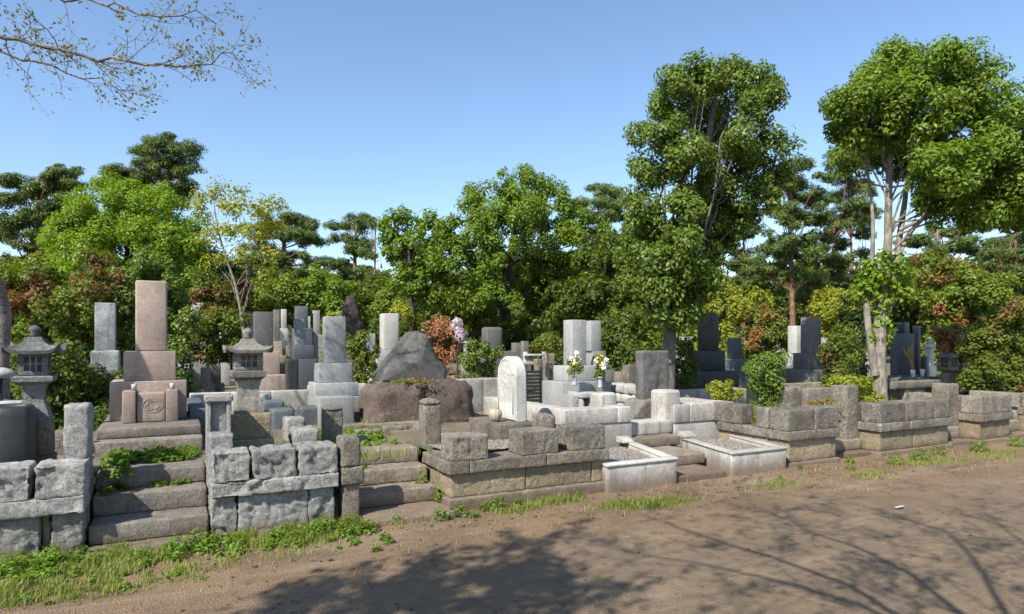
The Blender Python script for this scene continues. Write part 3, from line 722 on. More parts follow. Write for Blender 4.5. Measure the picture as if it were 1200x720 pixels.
# pinkish tomb with its two platforms
r = thing('stone_platform', 'two tier mossy stone platform under the pinkish tombstone', 'platform', (-.1, 7.6, .45))
part('lower_slab', rbox(gx(107, 7.62), gx(238, 7.62), 7.62, 9.9, .4, .60, .015, .006, .07, 3), M['stepgrey'], r)
part('upper_slab', rbox(gx(112, 7.86), gx(236, 7.86), 7.86, 9.8, .601, .70, .015, .006, .07, 4), M['stepgrey'], r)
r, inf = tomb('tall pinkish square tombstone with a round crest on its base, on the left', 8.95, [
    ('lower_plinth', 131, 220, 447, PK, .8), ('upper_plinth', 146, 207, 412, PK, .8), ('stele', 159, 196.5, 329, PK, .85, 0, .022)], z0=.702)
Xp = inf[0][0]; yf = inf[0][1]-inf[0][3]/2
xA, xB = gx(143, yf-.3), gx(209, yf-.3); zt = gz(458, Xp, yf-.3)
fr = part('offering_box', rbox(xA+.135, xB-.13, yf-.27, yf-.002, .702, zt-.03, .012, .003, .05, 1), PK, r)
part('side_pillar', rbox(xA, xA+.13, yf-.31, yf-.002, .702, zt, .01), PK, r); part('side_pillar', rbox(xB-.125, xB, yf-.31, yf-.002, .702, zt, .01), PK, r)
for xx in (xA+.11, xB-.06): part('flower_holder', lathe([(.026, zt), (.026, zt+.07), (.02, zt+.072), (.02, zt+.03), (.01, zt+.03)], (xx, yf-.2), 16), WH, r, smooth=True)
# crest: ring with three leaf arcs in relief
cx, cz = (xA+xB)/2+.02, (zt+.702)/2+.01; ry = yf-.272
cr = []
def arc(cx, cz, R, a0, a1, rad, y, n=20, sq=1.):
    a = np.linspace(a0, a1, n); return tube(np.stack([cx+R*np.cos(a), np.full(n, y), cz+R*sq*np.sin(a)], 1), np.full(n, rad), 6)
cr.append(arc(cx, cz, .098, 0, 2*pi, .004, ry, 40, .8))
for k in range(3):
    a = k*2*pi/3+pi/2; cr.append(arc(cx+.04*cos(a), cz+.032*sin(a), .042, a-1.9, a+1.9, .004, ry, 16, .8)); cr.append(arc(cx+.04*cos(a), cz+.032*sin(a), .02, a-1.5, a+1.5, .005, ry, 12, .8))
part('crest', merge(cr), PK, fr, smooth=True)

# grey tomb T7
r, inf = tomb('plain grey granite tombstone on two stepped blocks, left of the dark wedge stone', 9.9, [
    ('base', 360, 428, 466, G, .8, -.1), ('lower_plinth', 361, 420, 449, G, .8), ('upper_plinth', 367.5, 413, 426, G, .8), ('stele', 377.5, 405.5, 371, G, .8, 0, .012)])
part('offering_table', rbox(gx(372, 9.2), gx(412, 9.2), 9.05, 9.4, .4, gz(465, inf[0][0], 9.1), .01), G, r)
# T9
tomb('pale white granite tombstone on two cubes, left behind the dark wedge stone', 13.2, [
    ('base', 420, 458, 452, WH, 1), ('lower_plinth', 427.5, 461, 430, WH), ('upper_plinth', 435.5, 463, 410, WH), ('stele', 444.5, 467.5, 367.5, M['bright'], 1, 0, .02)])
# T1
tomb('slim veined grey tombstone in front of the red leaved bush', 10.6, [('base', 103, 146, 440, M['veined'], .7, 0, .03, .03), ('plinth', 106, 142, 411, M['veined'], .8, 0, .02, .012), ('stele', 111, 136.5, 355, M['veined'], .7, 0, .01)])
# T4
tomb('wide dark grey slab tombstone behind the middle lantern, on pinkish blocks', 13.2, [('lower_plinth', 290, 337, 440, PK, .6, -.3), ('upper_plinth', 294, 328, 412, PK, .6), ('stele', 296.5, 320.5, 365.5, SLT, .5)])
tomb('grey slab tombstone half hidden behind the wide dark grey slab', 15.4, [('plinth', 284, 306, 410, G, .6), ('stele', 288.5, 299, 367, G, .6)])
tomb('glossy pale blue tombstone on a two block bluish base, behind the dark posts', 15.0, [('lower_plinth', 337, 371, 421, BL), ('upper_plinth', 340, 368, 405, BL), ('stele', 344, 359, 374, M['grey'])])
tomb('square blue grey stele behind the glossy pale blue tombstone', 19, [('plinth', 340, 366, 385, BL), ('stele', 345, 361, 359, BL)])
tomb('small pale tombstone left of the square blue grey stele', 21, [('plinth', 327, 339, 385, WH), ('stele', 329, 336, 362.5, WH)])
tomb('weathered tan stele right of the wide dark grey slab', 17, [('plinth', 318, 331, 400, PK), ('stele', 320, 328, 363, M['mottled'])])
tomb('narrow tan stele left of the glossy pale blue tombstone', 16.5, [('plinth', 335, 345, 405, M['mottled']), ('stele', 337, 342, 381, M['mottled'])])
tomb('pale grey tapered tombstone in the distance left of the tall brown rock', 19, [('plinth', 362, 378, 392, G), ('stele', 366, 375, 364, WH)])
tomb('leaning pale slab between the square blue grey stele and the tapered tombstone', 20.5, [('plinth', 357, 367, 385, WH), ('stele', 359, 364, 371, WH)])
r = thing('stone_steps', 'tan stone steps far behind the wide dark grey slab', 'steps', (gx(327, 16), 16, .4), 'flights of steps up to the graves')
for i in range(6):
    part('step', rbox(gx(320, 15.5+i*.3), gx(337, 15.5+i*.3), 15.5+i*.3, 17.4, .4+i*.17+(.001 if i else 0), .4+(i+1)*.17, .01), M['tan'], r)
# pale things between shrubs on the left
tomb('pale blue grey pointed tombstone far between the left shrubs', 19.5, [('plinth', 221, 241, 385, G), ('stele', 224, 239, 355, WH, .5, 0, .09)])
def pagoda(label, px, Y, tops, mt, rs):
    X = gx(px, Y); r = thing('stone_pagoda', label, 'stone pagoda', (X, Y, .4), 'small stone pagodas'); z = .4; s = 1/sum(wpx(px, dep(X, Y)))*1.05
    for (nm, pt, rr) in zip(('base', 'shaft', 'roof', 'drum', 'finial'), tops, rs):
        Z = gz(pt, X, Y); R = rr*s
        pr = {'base': [(R, z), (R, Z)], 'shaft': [(R, z), (R*.9, Z)], 'roof': [(R, z), (R*1.05, z+.03), (R*.45, Z)], 'drum': [(R*.7, z), (R, (z+Z)/2), (R*.7, Z)], 'finial': [(R*.5, z), (R, z*.6+Z*.4), (R*.6, z*.2+Z*.8), (.005, Z)]}[nm]
        part(nm, lathe(pr, (X, Y), 20, 0 if nm in ('drum', 'finial') else 1), mt, r, smooth=nm in ('drum', 'finial')); z = Z
    return r
pagoda('small white stone pagoda between the shrubs behind the pinkish tombstone', 216, 18, (378, 362, 356, 350, 344), M['bright'], (7, 4.5, 5.5, 2.6, 2.2))
pagoda('tiny white stone pagoda right of the dark blue slab on the right', 1089, 10.6, (428, 408, 403, 399.5, 395), M['bright'], (9, 6, 7.5, 4, 3))
# plain pale stone under it, T11
tomb('dark grey rounded tombstone behind the green bush in the middle', 12.6, [('plinth', 556, 606, 412, SLT, .8), ('stele', 563, 590, 383.5, SLT, .8, 0, .06)])
# T15 twin tombs
r, i1 = tomb('left one of the twin grey granite tombstones, with flower vases in front', 8.75, [
    ('base', 634, 712, 448, G, .75, -.15), ('lower_plinth', 648, 703, 429, G, .7, -.05), ('stele', 660, 687, 375, G, 1., .05)], group='twin grey granite tombstones', z0=.45)
b0 = i1[0]; yb = b0[1]-b0[3]/2
x1_ = gx(683, yb-.4); x2_ = gx(703, yb-.4)
ot = part('offering_table', merge([rbox(x1_-.02, x2_+.02, yb-.42, yb-.02, .79, .86, .008), rbox(x1_, x1_+.04, yb-.38, yb-.05, .48, .79, .006), rbox(x2_-.04, x2_, yb-.38, yb-.05, .48, .79, .006), rbox((x1_+x2_)/2-.02, (x1_+x2_)/2+.02, yb-.38, yb-.05, .48, .79, .006)]), G, r)
part('step', rbox(x1_-.05, x2_+.05, yb-.5, yb-.01, .42, .475, .008), G, r)
bx0 = gx(671, yb-.3)
emb = part('vase_block', rbox(bx0, bx0+.14, yb-.3, yb-.02, .45, .82, .008), G, r)
part('emblem', merge([arc(bx0+.07, .72, .045, 0, 2*pi, .004, yb-.302, 24), arc(bx0+.07, .72, .022, .3, 4.6, .005, yb-.302, 14)]), WH, emb, smooth=True)
tomb('right one of the twin grey granite tombstones, slightly behind', 9.3, [('base', 676, 716, 449, G, .8), ('lower_plinth', 686, 710, 412, G, .8), ('stele', 685, 704.5, 376, G, .9)], group='twin grey granite tombstones')
def bouquet(px, py_base, py_top, Y, lb, seed):
    rng = np.random.default_rng(seed); X = gx(px, Y); zb = gz(py_base, X, Y); zt = gz(py_top, X, Y); h = zt-zb
    r = thing('flower_vase', lb, 'flower vase', (X, Y, zb), 'vases of flowers at the twin tombstones')
    part('vase', lathe([(.035, zb), (.04, zb+.02), (.03, zb+h*.3), (.045, zb+h*.34), (.038, zb+h*.335), (.02, zb+.05)], (X, Y), 18), M['metal'], r, smooth=True)
    c = np.array([X, Y, zb+h*.66])
    part('foliage', crown([(c, (.09, .09, h*.36))], .05, rng, 1.4, .4, .05), GREEN['mid'], r)
    st = [tube([[X, Y, zb+.05], [X+rng.normal()*.04, Y+rng.normal()*.04, zb+h*.75]], [.004, .003], 4) for _ in range(6)]
    part('stem', merge(st), GREEN['weed'], r)
    for k, mt in ((11, 'petalw'), (6, 'petaly')):
        fl = []
        for _ in range(k):
            q = c+rng.normal(size=3)*np.array([.055, .055, h*.15])+[0, -.02, h*.1]; nn = rng.normal(size=(14, 3))*.5+[-.4, -.5, .6]; nn /= np.linalg.norm(nn, axis=1, keepdims=True)
            fl.append(quads(q+rng.normal(size=(14, 3))*.014, nn, .04, .028, rng))
        part('blossom', merge(fl), M[mt], r)
bouquet(673.5, 452, 417, 8.05, 'vase of white and yellow flowers at the left of the grey offering table', 1)
bouquet(703.5, 455, 416, 8.2, 'vase of cream flowers at the right of the grey offering table', 2)

# arched white stele facing left
SX0, SX1, SY0, SY1 = 3.58, 3.74, 6.85, 7.33
r = thing('arched_gravestone', 'white arched gravestone with carved relief, on a square plinth behind the tuff wall', 'gravestone', (3.5, 7.05, .45))
part('plinth', rbox(3.29, 3.80, 6.68, 7.55, .44, .655, .012, .005, .06, 8), CAPM, r)
yc = (SY0+SY1)/2; hw = (SY1-SY0)/2; zc = 1.42-hw*.95
out = [(SY0, .656), (SY1, .656), (SY1, zc)]+[(yc+hw*cos(a), zc+hw*.95*sin(a)) for a in np.linspace(0.15, pi-.15, 15)]+[(SY0, zc)]
st = part('stele', prism(out, SX0, SX1, 'x', .02), M['bright'], r)
def arcx(c, z, R, a0, a1, rad, x, n=20):
    a = np.linspace(a0, a1, n); return tube(np.stack([np.full(n, x), c+R*np.cos(a), z+R*np.sin(a)], 1), np.full(n, rad), 6)
rel = [arcx(yc, zc, hw*.8, 0, pi, .009, SX0), tube([[SX0, yc-hw*.8, zc], [SX0, yc-hw*.8, .74]], [.009, .009], 6), tube([[SX0, yc+hw*.8, zc], [SX0, yc+hw*.8, .74]], [.009, .009], 6)]
rng = np.random.default_rng(5)
for k in range(26):
    c_ = yc+rng.uniform(-.6, .6)*hw; z_ = rng.uniform(.9, zc+hw*.5); a = rng.uniform(0, 6)
    rel.append(arcx(c_, z_, rng.uniform(.02, .06), a, a+rng.uniform(1.5, 4), .005, SX0, 10))
for k in range(7): rel.append(tube([[SX0, yc-hw*.6+k*hw*.2, .70], [SX0, yc-hw*.6+k*hw*.2+.01, .86]], [.005, .005], 5))
part('relief', merge(rel), M['bright'], st, smooth=True)
X, Y = gx(580.5, 7.0), 7.0
r = thing('ribbed_jar', 'small tan ribbed ball shaped jar in front of the white arched gravestone', 'jar', (X, Y, .656))
part('body', lathe([(.035, .656), (.065, .69), (.078, .74), (.068, .785), (.045, .805)], (X, Y), 48, 0, rib=.04), M['shiny'], r, smooth=True)
part('lid', lathe([(.046, .805), (.03, .815), (.005, .82)], (X, Y), 24), M['shiny'], r, smooth=True)
X = gx(626, 7.9)
single('dark_urn', lathe([(.06, .45), (.085, .5), (.09, .6), (.075, .68), (.04, .72), (.005, .73)], (X, 7.75), 28), M['greengl'], 'dark green rounded urn behind the white arched gravestone', 'urn', (X, 7.75, .45), smooth=True)
Xg = gx(625, 8.9)
r = thing('slatted_panel', 'dark slatted upright panel between the arched gravestone and the twin tombstones', 'panel', (Xg, 8.9, .45))
part('slat', merge([rbox(gx(617, 8.9), gx(634, 8.9), 8.9, 8.93, .5+.055*k, .54+.055*k, .004) for k in range(12)]), M['iron'], r)
part('frame', merge([rbox(gx(617, 8.9)-.02, gx(617, 8.9)-.001, 8.88, 8.95, .42, 1.2, .004), rbox(gx(634, 8.9)+.001, gx(634, 8.9)+.02, 8.88, 8.95, .42, 1.2, .004)]), M['iron'], r)

# wedge stone and boulders
Y = 9.35; P = lambda px, py, Y=Y: (gx(px, Y), gz(py, gx(px, Y), Y))
zo = [(400+a/3.6, 330+b/3.6) for a, b in [(182, 428), (186, 395), (218, 352), (272, 285), (335, 213), (350, 208), (374, 224), (395, 270), (420, 338), (452, 375), (446, 420), (430, 432)]]
pts = [P(a, b) for a, b in zo]
v, f = prism(pts, Y, Y+.5, 'y', .05)
fl = v[:, 1] < Y+.03
v[:, 1] = np.where(v[:, 0] < P(462, 430)[0]+(v[:, 2]-.9)*.62, v[:, 1]+.16, v[:, 1])
v[:, 1] += (v[:, 2]-1.)*.12
r = thing('memorial_stone', 'dark grey wedge shaped memorial stone resting on brown boulders', 'memorial stone', (pts[0][0]+.5, Y, 1.0))
# subdivide for a natural surface
import bmesh
def subdiv(v, f, n, rough, sc, seed, w=None):
    bm = bmesh.new(); vv = [bm.verts.new(p) for p in v]
    for q in f.tolist():
        q = list(dict.fromkeys(q))
        try: bm.faces.new([vv[i] for i in q])
        except ValueError: pass
    bm.normal_update(); bmesh.ops.triangulate(bm, faces=bm.faces)
    for _ in range(n): bmesh.ops.subdivide_edges(bm, edges=[e for e in bm.edges if e.calc_length() > .05], cuts=1, use_grid_fill=True)
    bmesh.ops.triangulate(bm, faces=bm.faces)
    bm.normal_update(); p = np.array([q.co[:] for q in bm.verts]); nn = np.array([q.normal[:] for q in bm.verts])
    d = facets(p, sc, seed)*.5+fbm(p, sc*1.5, seed, 4)*.5
    p = p+nn*(d*rough)[:, None]; bm.verts.index_update()
    ff = np.array([[q.index for q in fc.verts] for fc in bm.faces]); bm.free(); return p, ff
part('stone', subdiv(v, f, 4, .005, 7, 3), stone('wedge_slate', (.115, .112, .1), (.055, .053, .048), patch=.5, streak=.5, lichen=.4, bump=.4, rough=.75), r)
def boulder(x0, x1, y0, y1, z0, z1, mt, label, seed, name='boulder', taper=.15, rough=.06, cat='boulder', group='brown boulders under the wedge stone', pw=12, res=.045):
    v, f = rbox(x0, x1, y0, y1, z0, z1, .1, 0, res, seed)
    c = np.array([(x0+x1)/2, (y0+y1)/2, z0]); h = np.array([(x1-x0)/2, (y1-y0)/2, (z1-z0)])
    u = (v-c)/h; u[:, 2] = u[:, 2]*2-1
    m_ = np.abs(u).max(1); nrm = (np.abs(u)**pw).sum(1)**(1/pw)
    u = u*(m_/np.maximum(nrm, 1e-6))[:, None]; u[:, 2] = (u[:, 2]+1)/2
    u[:, :2] *= (1-taper*u[:, 2:3]); v = c+u*h
    nn = u-np.array([0, 0, .4]); nn /= np.linalg.norm(nn, axis=1, keepdims=True)
    v = v+nn*((facets(v+seed, 3.2, seed)*.6+fbm(v, 3.5, seed, 5)*.6)*rough)[:, None]
    return single(name, (v, f), mt, label, cat, ((x0+x1)/2, (y0+y1)/2, z0), group)
bx = lambda px, Y: gx(px, Y)
bs = lambda px, Y, D: gx(px, Y+D)
boulder(bx(437, 8.6), bx(503, 8.6), 8.6, 9.5, .35, 1.0, M['rock'], 'left brown boulder under the dark wedge stone, with dry red leaves', 1, taper=.07, rough=.04)
boulder(bx(498, 8.7), bx(561, 8.7), 8.7, 9.6, .35, 1.03, M['rock'], 'right brown boulder under the dark wedge stone, sloping at its right end', 2, taper=.16, rough=.04)
d_ = boulder(bx(401, 15), bx(428, 15), 15, 15.5, .35, gz(349, 6, 15), M['darkrock'], 'tall dark brown natural rock standing behind the plain grey tombstone', 4, 'standing_rock', .45, .1, 'standing rock', None, pw=5)

# slab T16
Y = 7.75; r = thing('memorial_slab', 'old grey upright slab with a slanted side foot, right of the twin tombstones', 'memorial slab', (gx(768, Y), Y, .4))
x0, x1 = gx(752.5, Y), gx(784, Y)
part('stele', rbox(x0, x1, Y, Y+.17, .72, gz(411.5, x0, Y), .02, .014, .03, 3), M['slab'], r)
fz = gz(464, x0, Y)
v = prism([(gx(737, Y-.15), .38), (gx(789, Y-.15), .38), (x1+.08, .74), (x0-.05, .745)], Y-.12, Y+.3, 'y', .02)
part('base', subdiv(*v, 3, .012, 7, 4), M['lantern'], r)
# rough pale masonry wall along x, seen from its left face
r = thing('masonry_wall', 'rough whitish masonry wall running back beside the old grey slab', 'stone wall', (6.75, 8.4, .4))
for j in range(3):
    yy = 8.35
    rng = np.random.default_rng(j)
    while yy < 10.4:
        L_ = rng.uniform(.2, .42); part('wall_stone', rbox(6.72, 7.0, yy, min(yy+L_-.01, 10.45), .4+j*.16, .4+(j+1)*.16-.006, .03, .03, .035, int(yy*31)+j), M['white'], r); yy += L_
# dark tomb T17
tomb('tall black tombstone on wide dark bases beside the leafy middle tree', 10.2, [('base', 797, 866, 435, DK, .7), ('lower_plinth', 808, 850, 411, DK, .7), ('stele', 817, 842.5, 367, DK, .8)])
tomb('small bluish tombstone right of the tall black tombstone', 11.2, [('base', 846, 876, 432, BL, .8), ('plinth', 849, 873, 421, BL, .8), ('stele', 852, 869, 396, BL, .8)])
tomb('low dark square stone block behind the lichen covered wall', 8.6, [('base', 872, 912, 442, DK, .6, 0, .02, .01)], name='stone_block', cat='stone block', group=None)
single('white_kerb_block', rbox(gx(861, 8.3), gx(875, 8.3), 8.3, 8.6, .4, gz(456, gx(868, 8.3), 8.3), .01, .004, .05, 4), M['bright'], 'small white kerb block right of the yellow green shrub', 'kerb block', (gx(868, 8.3), 8.4, .4))
r, i2 = tomb('dark grey square tombstone on two wide bases with a white crest plate', 9.6, [('base', 917, 985, 433, SLT, .7), ('plinth', 929, 970, 414, SLT, .8), ('stele', 938, 962, 372, SLT, .9)])
b0 = i2[0]; yb = b0[1]-b0[3]/2; Xc = gx(975, yb)
cp = part('crest_plate', rbox(Xc-.07, Xc+.07, yb-.02, yb-.001, .82, .98, .004), WH, r)
part('crest', merge([arc(Xc, .9, .042, 0, 2*pi, .006, yb-.021, 24), arc(Xc, .9, .018, 0, 2*pi, .006, yb-.021, 16)]), DK, cp, smooth=True)
tomb('white tombstone half hidden behind the dark grey square tombstone', 11.4, [('base', 903, 940, 440, WH), ('plinth', 912, 945, 415, WH), ('stele', 923, 942, 382, WH)])
tomb('dark teal slab tombstone behind the small bush left of the ivy clad tree', 12.2, [('plinth', 984, 1016, 428, BL, .5), ('stele', 988, 1014, 383, BL, .4)])
r, i3 = tomb('large glossy navy slab right of the ivy clad tree trunk', 9.4, [('plinth', 1040, 1076, 440, BL, .4, -.05), ('stele', 1043, 1072, 391, BL, .3)])
tomb('slim tall black pillar stone beside the large navy slab', 9.7, [('plinth', 1066, 1082, 438, DK), ('stele', 1069, 1079, 382, DK)])
tomb('small black square stone peeking above the navy slab', 11., [('plinth', 1044, 1070, 400, DK), ('stele', 1050, 1066, 378, DK)])
tomb('small dark green niche stone below the tiny white pagoda', 9.9, [('stele', 1079, 1089, 418, M['greengl'])], z0=.45)
d_ = boulder(bs(1110, 10.8, .5), gx(1146, 10.8), 10.8, 11.3, .35, gz(380, 14, 10.8), DK, 'big dark leaning natural stone right of the small squat lantern', 7, 'standing_rock', .45, .08, 'standing rock', None)
boulder(bs(1098, 8.35, .3), gx(1123, 8.35), 8.35, 8.65, .4, gz(434.5, gx(1105, 8.4), 8.4), PK, 'rounded pale pinkish rock under the small squat lantern', 8, 'garden_rock', .1, .03, 'garden rock', None, pw=3)
# far small graves in the middle distance, each placed by survey
far_list = [
 (397, 22, 6, 366, G, 'pale far tombstone just left of the tall dark brown rock'),
 (606, 17, 7, 402, SLT, 'far squat grey stone right of the white arched gravestone'),
 (719, 13.5, 8, 395, SLT, 'dim grey tombstone in shade right of the twin tombstones'),
 (738, 11.5, 9, 428, M['mottled'], 'short tan stone in front of the shaded shrubs, beside the slab'),
 (727, 11.6, 9, 436, M['mottled'], 'lowest tan stone left of the short tan stone by the slab'),
 (712, 11.8, 9, 434, M['lantern'], 'low grey stub behind the cream flowers'),
 (757, 15, 6, 394, WH, 'pale far stele behind the old grey slab'),
 (803, 14, 7, 395, WH, 'pale stele glimpsed right of the leafy tree trunk'),
 (865, 16, 7, 385, WH, 'white capped far tombstone right of the tall black one'),
 (857, 17, 6, 380, DK, 'dark far tombstone beside the white capped one'),
 (896, 15, 7, 392, G, 'grey far tombstone in front of the orange red bush'),
 (252, 14.5, 7, 428, M['mottled'], 'tan topped low post between the left shrubs and the middle lantern'),
 (241, 13.6, 6, 431, M['pink'], 'pink topped low post at the foot of the left shrubs'),
 (1020, 14, 6, 398, G, 'grey stele in the gap left of the ivy clad trunk'),
 (1152, 17, 8, 392, SLT, 'slate tombstone dim among the right hand shrubs'),
 (470, 22, 5, 392, G, 'distant grey stele behind the topiary ball'),
 (630, 18, 5, 405, WH, 'distant white stele under the flat topped shrub'),
 (385, 20, 5, 378, G, 'distant grey stele between the tapered and the plain grey tombstones'),
 (352, 23, 5, 366, G, 'hazy far stele above the glossy pale blue tombstone'),
 (408, 14, 6, 399, SLT, 'low slate stele at the right shoulder of the plain grey tombstone'),
 (434, 15, 6, 391, WH, 'pale stele between the tall dark rock and the white tombstone on cubes'),
 (487, 17, 5, 398, SLT, 'low slate stele right of the clipped ball bush'),
 (548, 16, 5, 400, G, 'grey stele low between the orange red bush and the rounded tombstone'),
 (585, 18, 5, 398, M['mottled'], 'tan stele far behind the arched gravestone'),
 (615, 15.5, 5, 400, SLT, 'dark squat stele behind the dark slatted panel'),
 (692, 14, 6, 410, M['mottled'], 'tan stone behind the right twin tombstone'),
 (750, 14, 7, 380, M['mottled'], 'tall mottled stele in the shrubs left of the glossy tree trunk'),
 (878, 14, 6, 400, WH, 'white low stele between the black and the dark grey tombstones'),
 (910, 19, 5, 386, WH, 'far white stele above the dark leafy shrub'),
 (968, 14, 6, 396, G, 'grey stele just right of the dark grey square tombstone'),
 (1098, 14, 6, 404, G, 'grey stele right of the tiny white pagoda'),
 (1190, 16, 7, 398, SLT, 'slate stele dim at the right edge'),
 (232, 17, 6, 392, G, 'grey stele low between the left shrubs'),
 (262, 19, 5, 390, WH, 'pale stele seen behind the bronze leaved bush'),
]
for px, Y, hw, pt, mt, lb in far_list:
    tomb(lb, Y, [('plinth', px-hw*1.6, px+hw*1.6, pt+22, mt), ('stele', px-hw, px+hw, pt, mt)], group='small graves in the distance')
for a, b, pt, Y, lb in ((638, 650.5, 415, 12.2, 'tall weathered tan post left of the twin tombstones'), (626, 636, 421, 13, 'thin tan post beside the tall weathered tan post'), (335, 350, 421, 12.0, 'dark square post below the glossy pale blue tombstone')):
    post(a, b, Y, .4, pt, DK if a == 335 else MOT, lb, seed=a)
r = thing('wooden_rail', 'white low rail behind the flat topped shrub', 'rail', (gx(620, 13.5), 13.5, .45))
part('rail', rbox(gx(614, 13.5), gx(640, 13.5), 13.5, 13.56, 1.05, 1.12, .01), M['bright'], r); part('rail', rbox(gx(614, 13.5), gx(640, 13.5), 13.5, 13.56, 1.25, 1.3, .01), M['bright'], r)
for px in (616, 638): part('post', rbox(gx(px, 13.6)-.04, gx(px, 13.6)+.04, 13.57, 13.65, .4, 1.35, .01), M['bright'], r)

# kerbs behind
def kerb(label, x0, x1, y0, y1, z1, mt, z0=.38, seed=0, n=1, along='x'):
    r = thing('plot_kerb', label, 'kerb wall', ((x0+x1)/2, (y0+y1)/2, z0), 'low kerbs round the plots')
    e = np.linspace(x0 if along == 'x' else y0, x1 if along == 'x' else y1, n+1)
    for i in range(n):
        a, b = e[i]+.003, e[i+1]-.003
        part('kerb_stone', rbox(*((a, b, y0, y1) if along == 'x' else (x0, x1, a, b)), z0, z1, .012, .006, .08, seed+i), mt, r)
kerb('long pale kerb behind the middle lantern', gx(222, 11.3), gx(362, 11.3), 11.3, 11.5, .79, M['concrete'], n=3)
kerb('pale kerb left of the white tombstone on cubes', gx(361, 12), gx(430, 12), 12, 12.2, .82, M['white'], n=2, seed=5)
kerb('cream stone wall behind the right brown boulder', gx(540, 9.9), gx(617, 9.9), 9.9, 10.15, .98, M['concrete'], n=3, seed=8)
kerb('brown kerb in shade behind the white tombstone', gx(470, 13.4), gx(700, 13.4), 13.4, 13.6, .85, M['cap'], n=6, seed=12)
kerb('stone kerb before the small shaded stones', gx(700, 12.4), gx(800, 12.4), 12.4, 12.7, .85, M['cap'], n=3, seed=22)
kerb('pale kerb behind the two course wall by the steps', gx(790, 9.1), gx(878, 9.1), 9.1, 9.3, .72, M['concrete'], n=3, seed=26)
kerb('tan kerb below the dark grey square tombstone', gx(878, 8.8), gx(1000, 8.8), 8.6, 8.8, .8, M['tan'], n=4, seed=30)
kerb('mossy kerb left of the pinkish tombstone platform', gx(60, 8.), gx(104, 8.), 8., 8.3, .68, M['mottled'], n=2, seed=35)
kerb('blue grey kerb right of the pinkish tombstone', gx(221, 9.0), gx(240, 9.0), 8.6, 10.4, .8, M['blue'], n=3, seed=38, along='y')
kerb('grey kerb by the far left graves behind the round topped tree', gx(150, 13), gx(250, 13), 13, 13.2, .85, M['mottled'], n=3, seed=44)
kerb('low kerb crossing behind the second steps', 1.45, 2.95, 8.3, 8.45, .54, M['step'], n=2, seed=48)
r = thing('stepping_stones', 'flat stones laid in the weeds before the brown boulders', 'stepping stones', (2.2, 7.6, .45))
for i, (px, py) in enumerate(((430, 505), (412, 513), (462, 500), (520, 508), (500, 498))):
    d = 1.1*F/(py-400); x, y = pd(px, d); part('stone', rbox(x-.16, x+.16, y-.1, y+.1, .4, .52, .02, .02, .05, i), MOT, r)

# gravel patch in tuff plot
v, f = sheet(np.arange(2.45, 4.2, .03), np.arange(6.1, 6.72, .03), lambda x, y: .492+fbm(np.stack([x, y, x*0], 1), 30, 2, 2)*.008)
single('gravel', (v, f), M['pebble'], 'pale pebbles spread between the loose blocks and the arched gravestone', 'gravel', (0, 0, 0), kind='stuff')

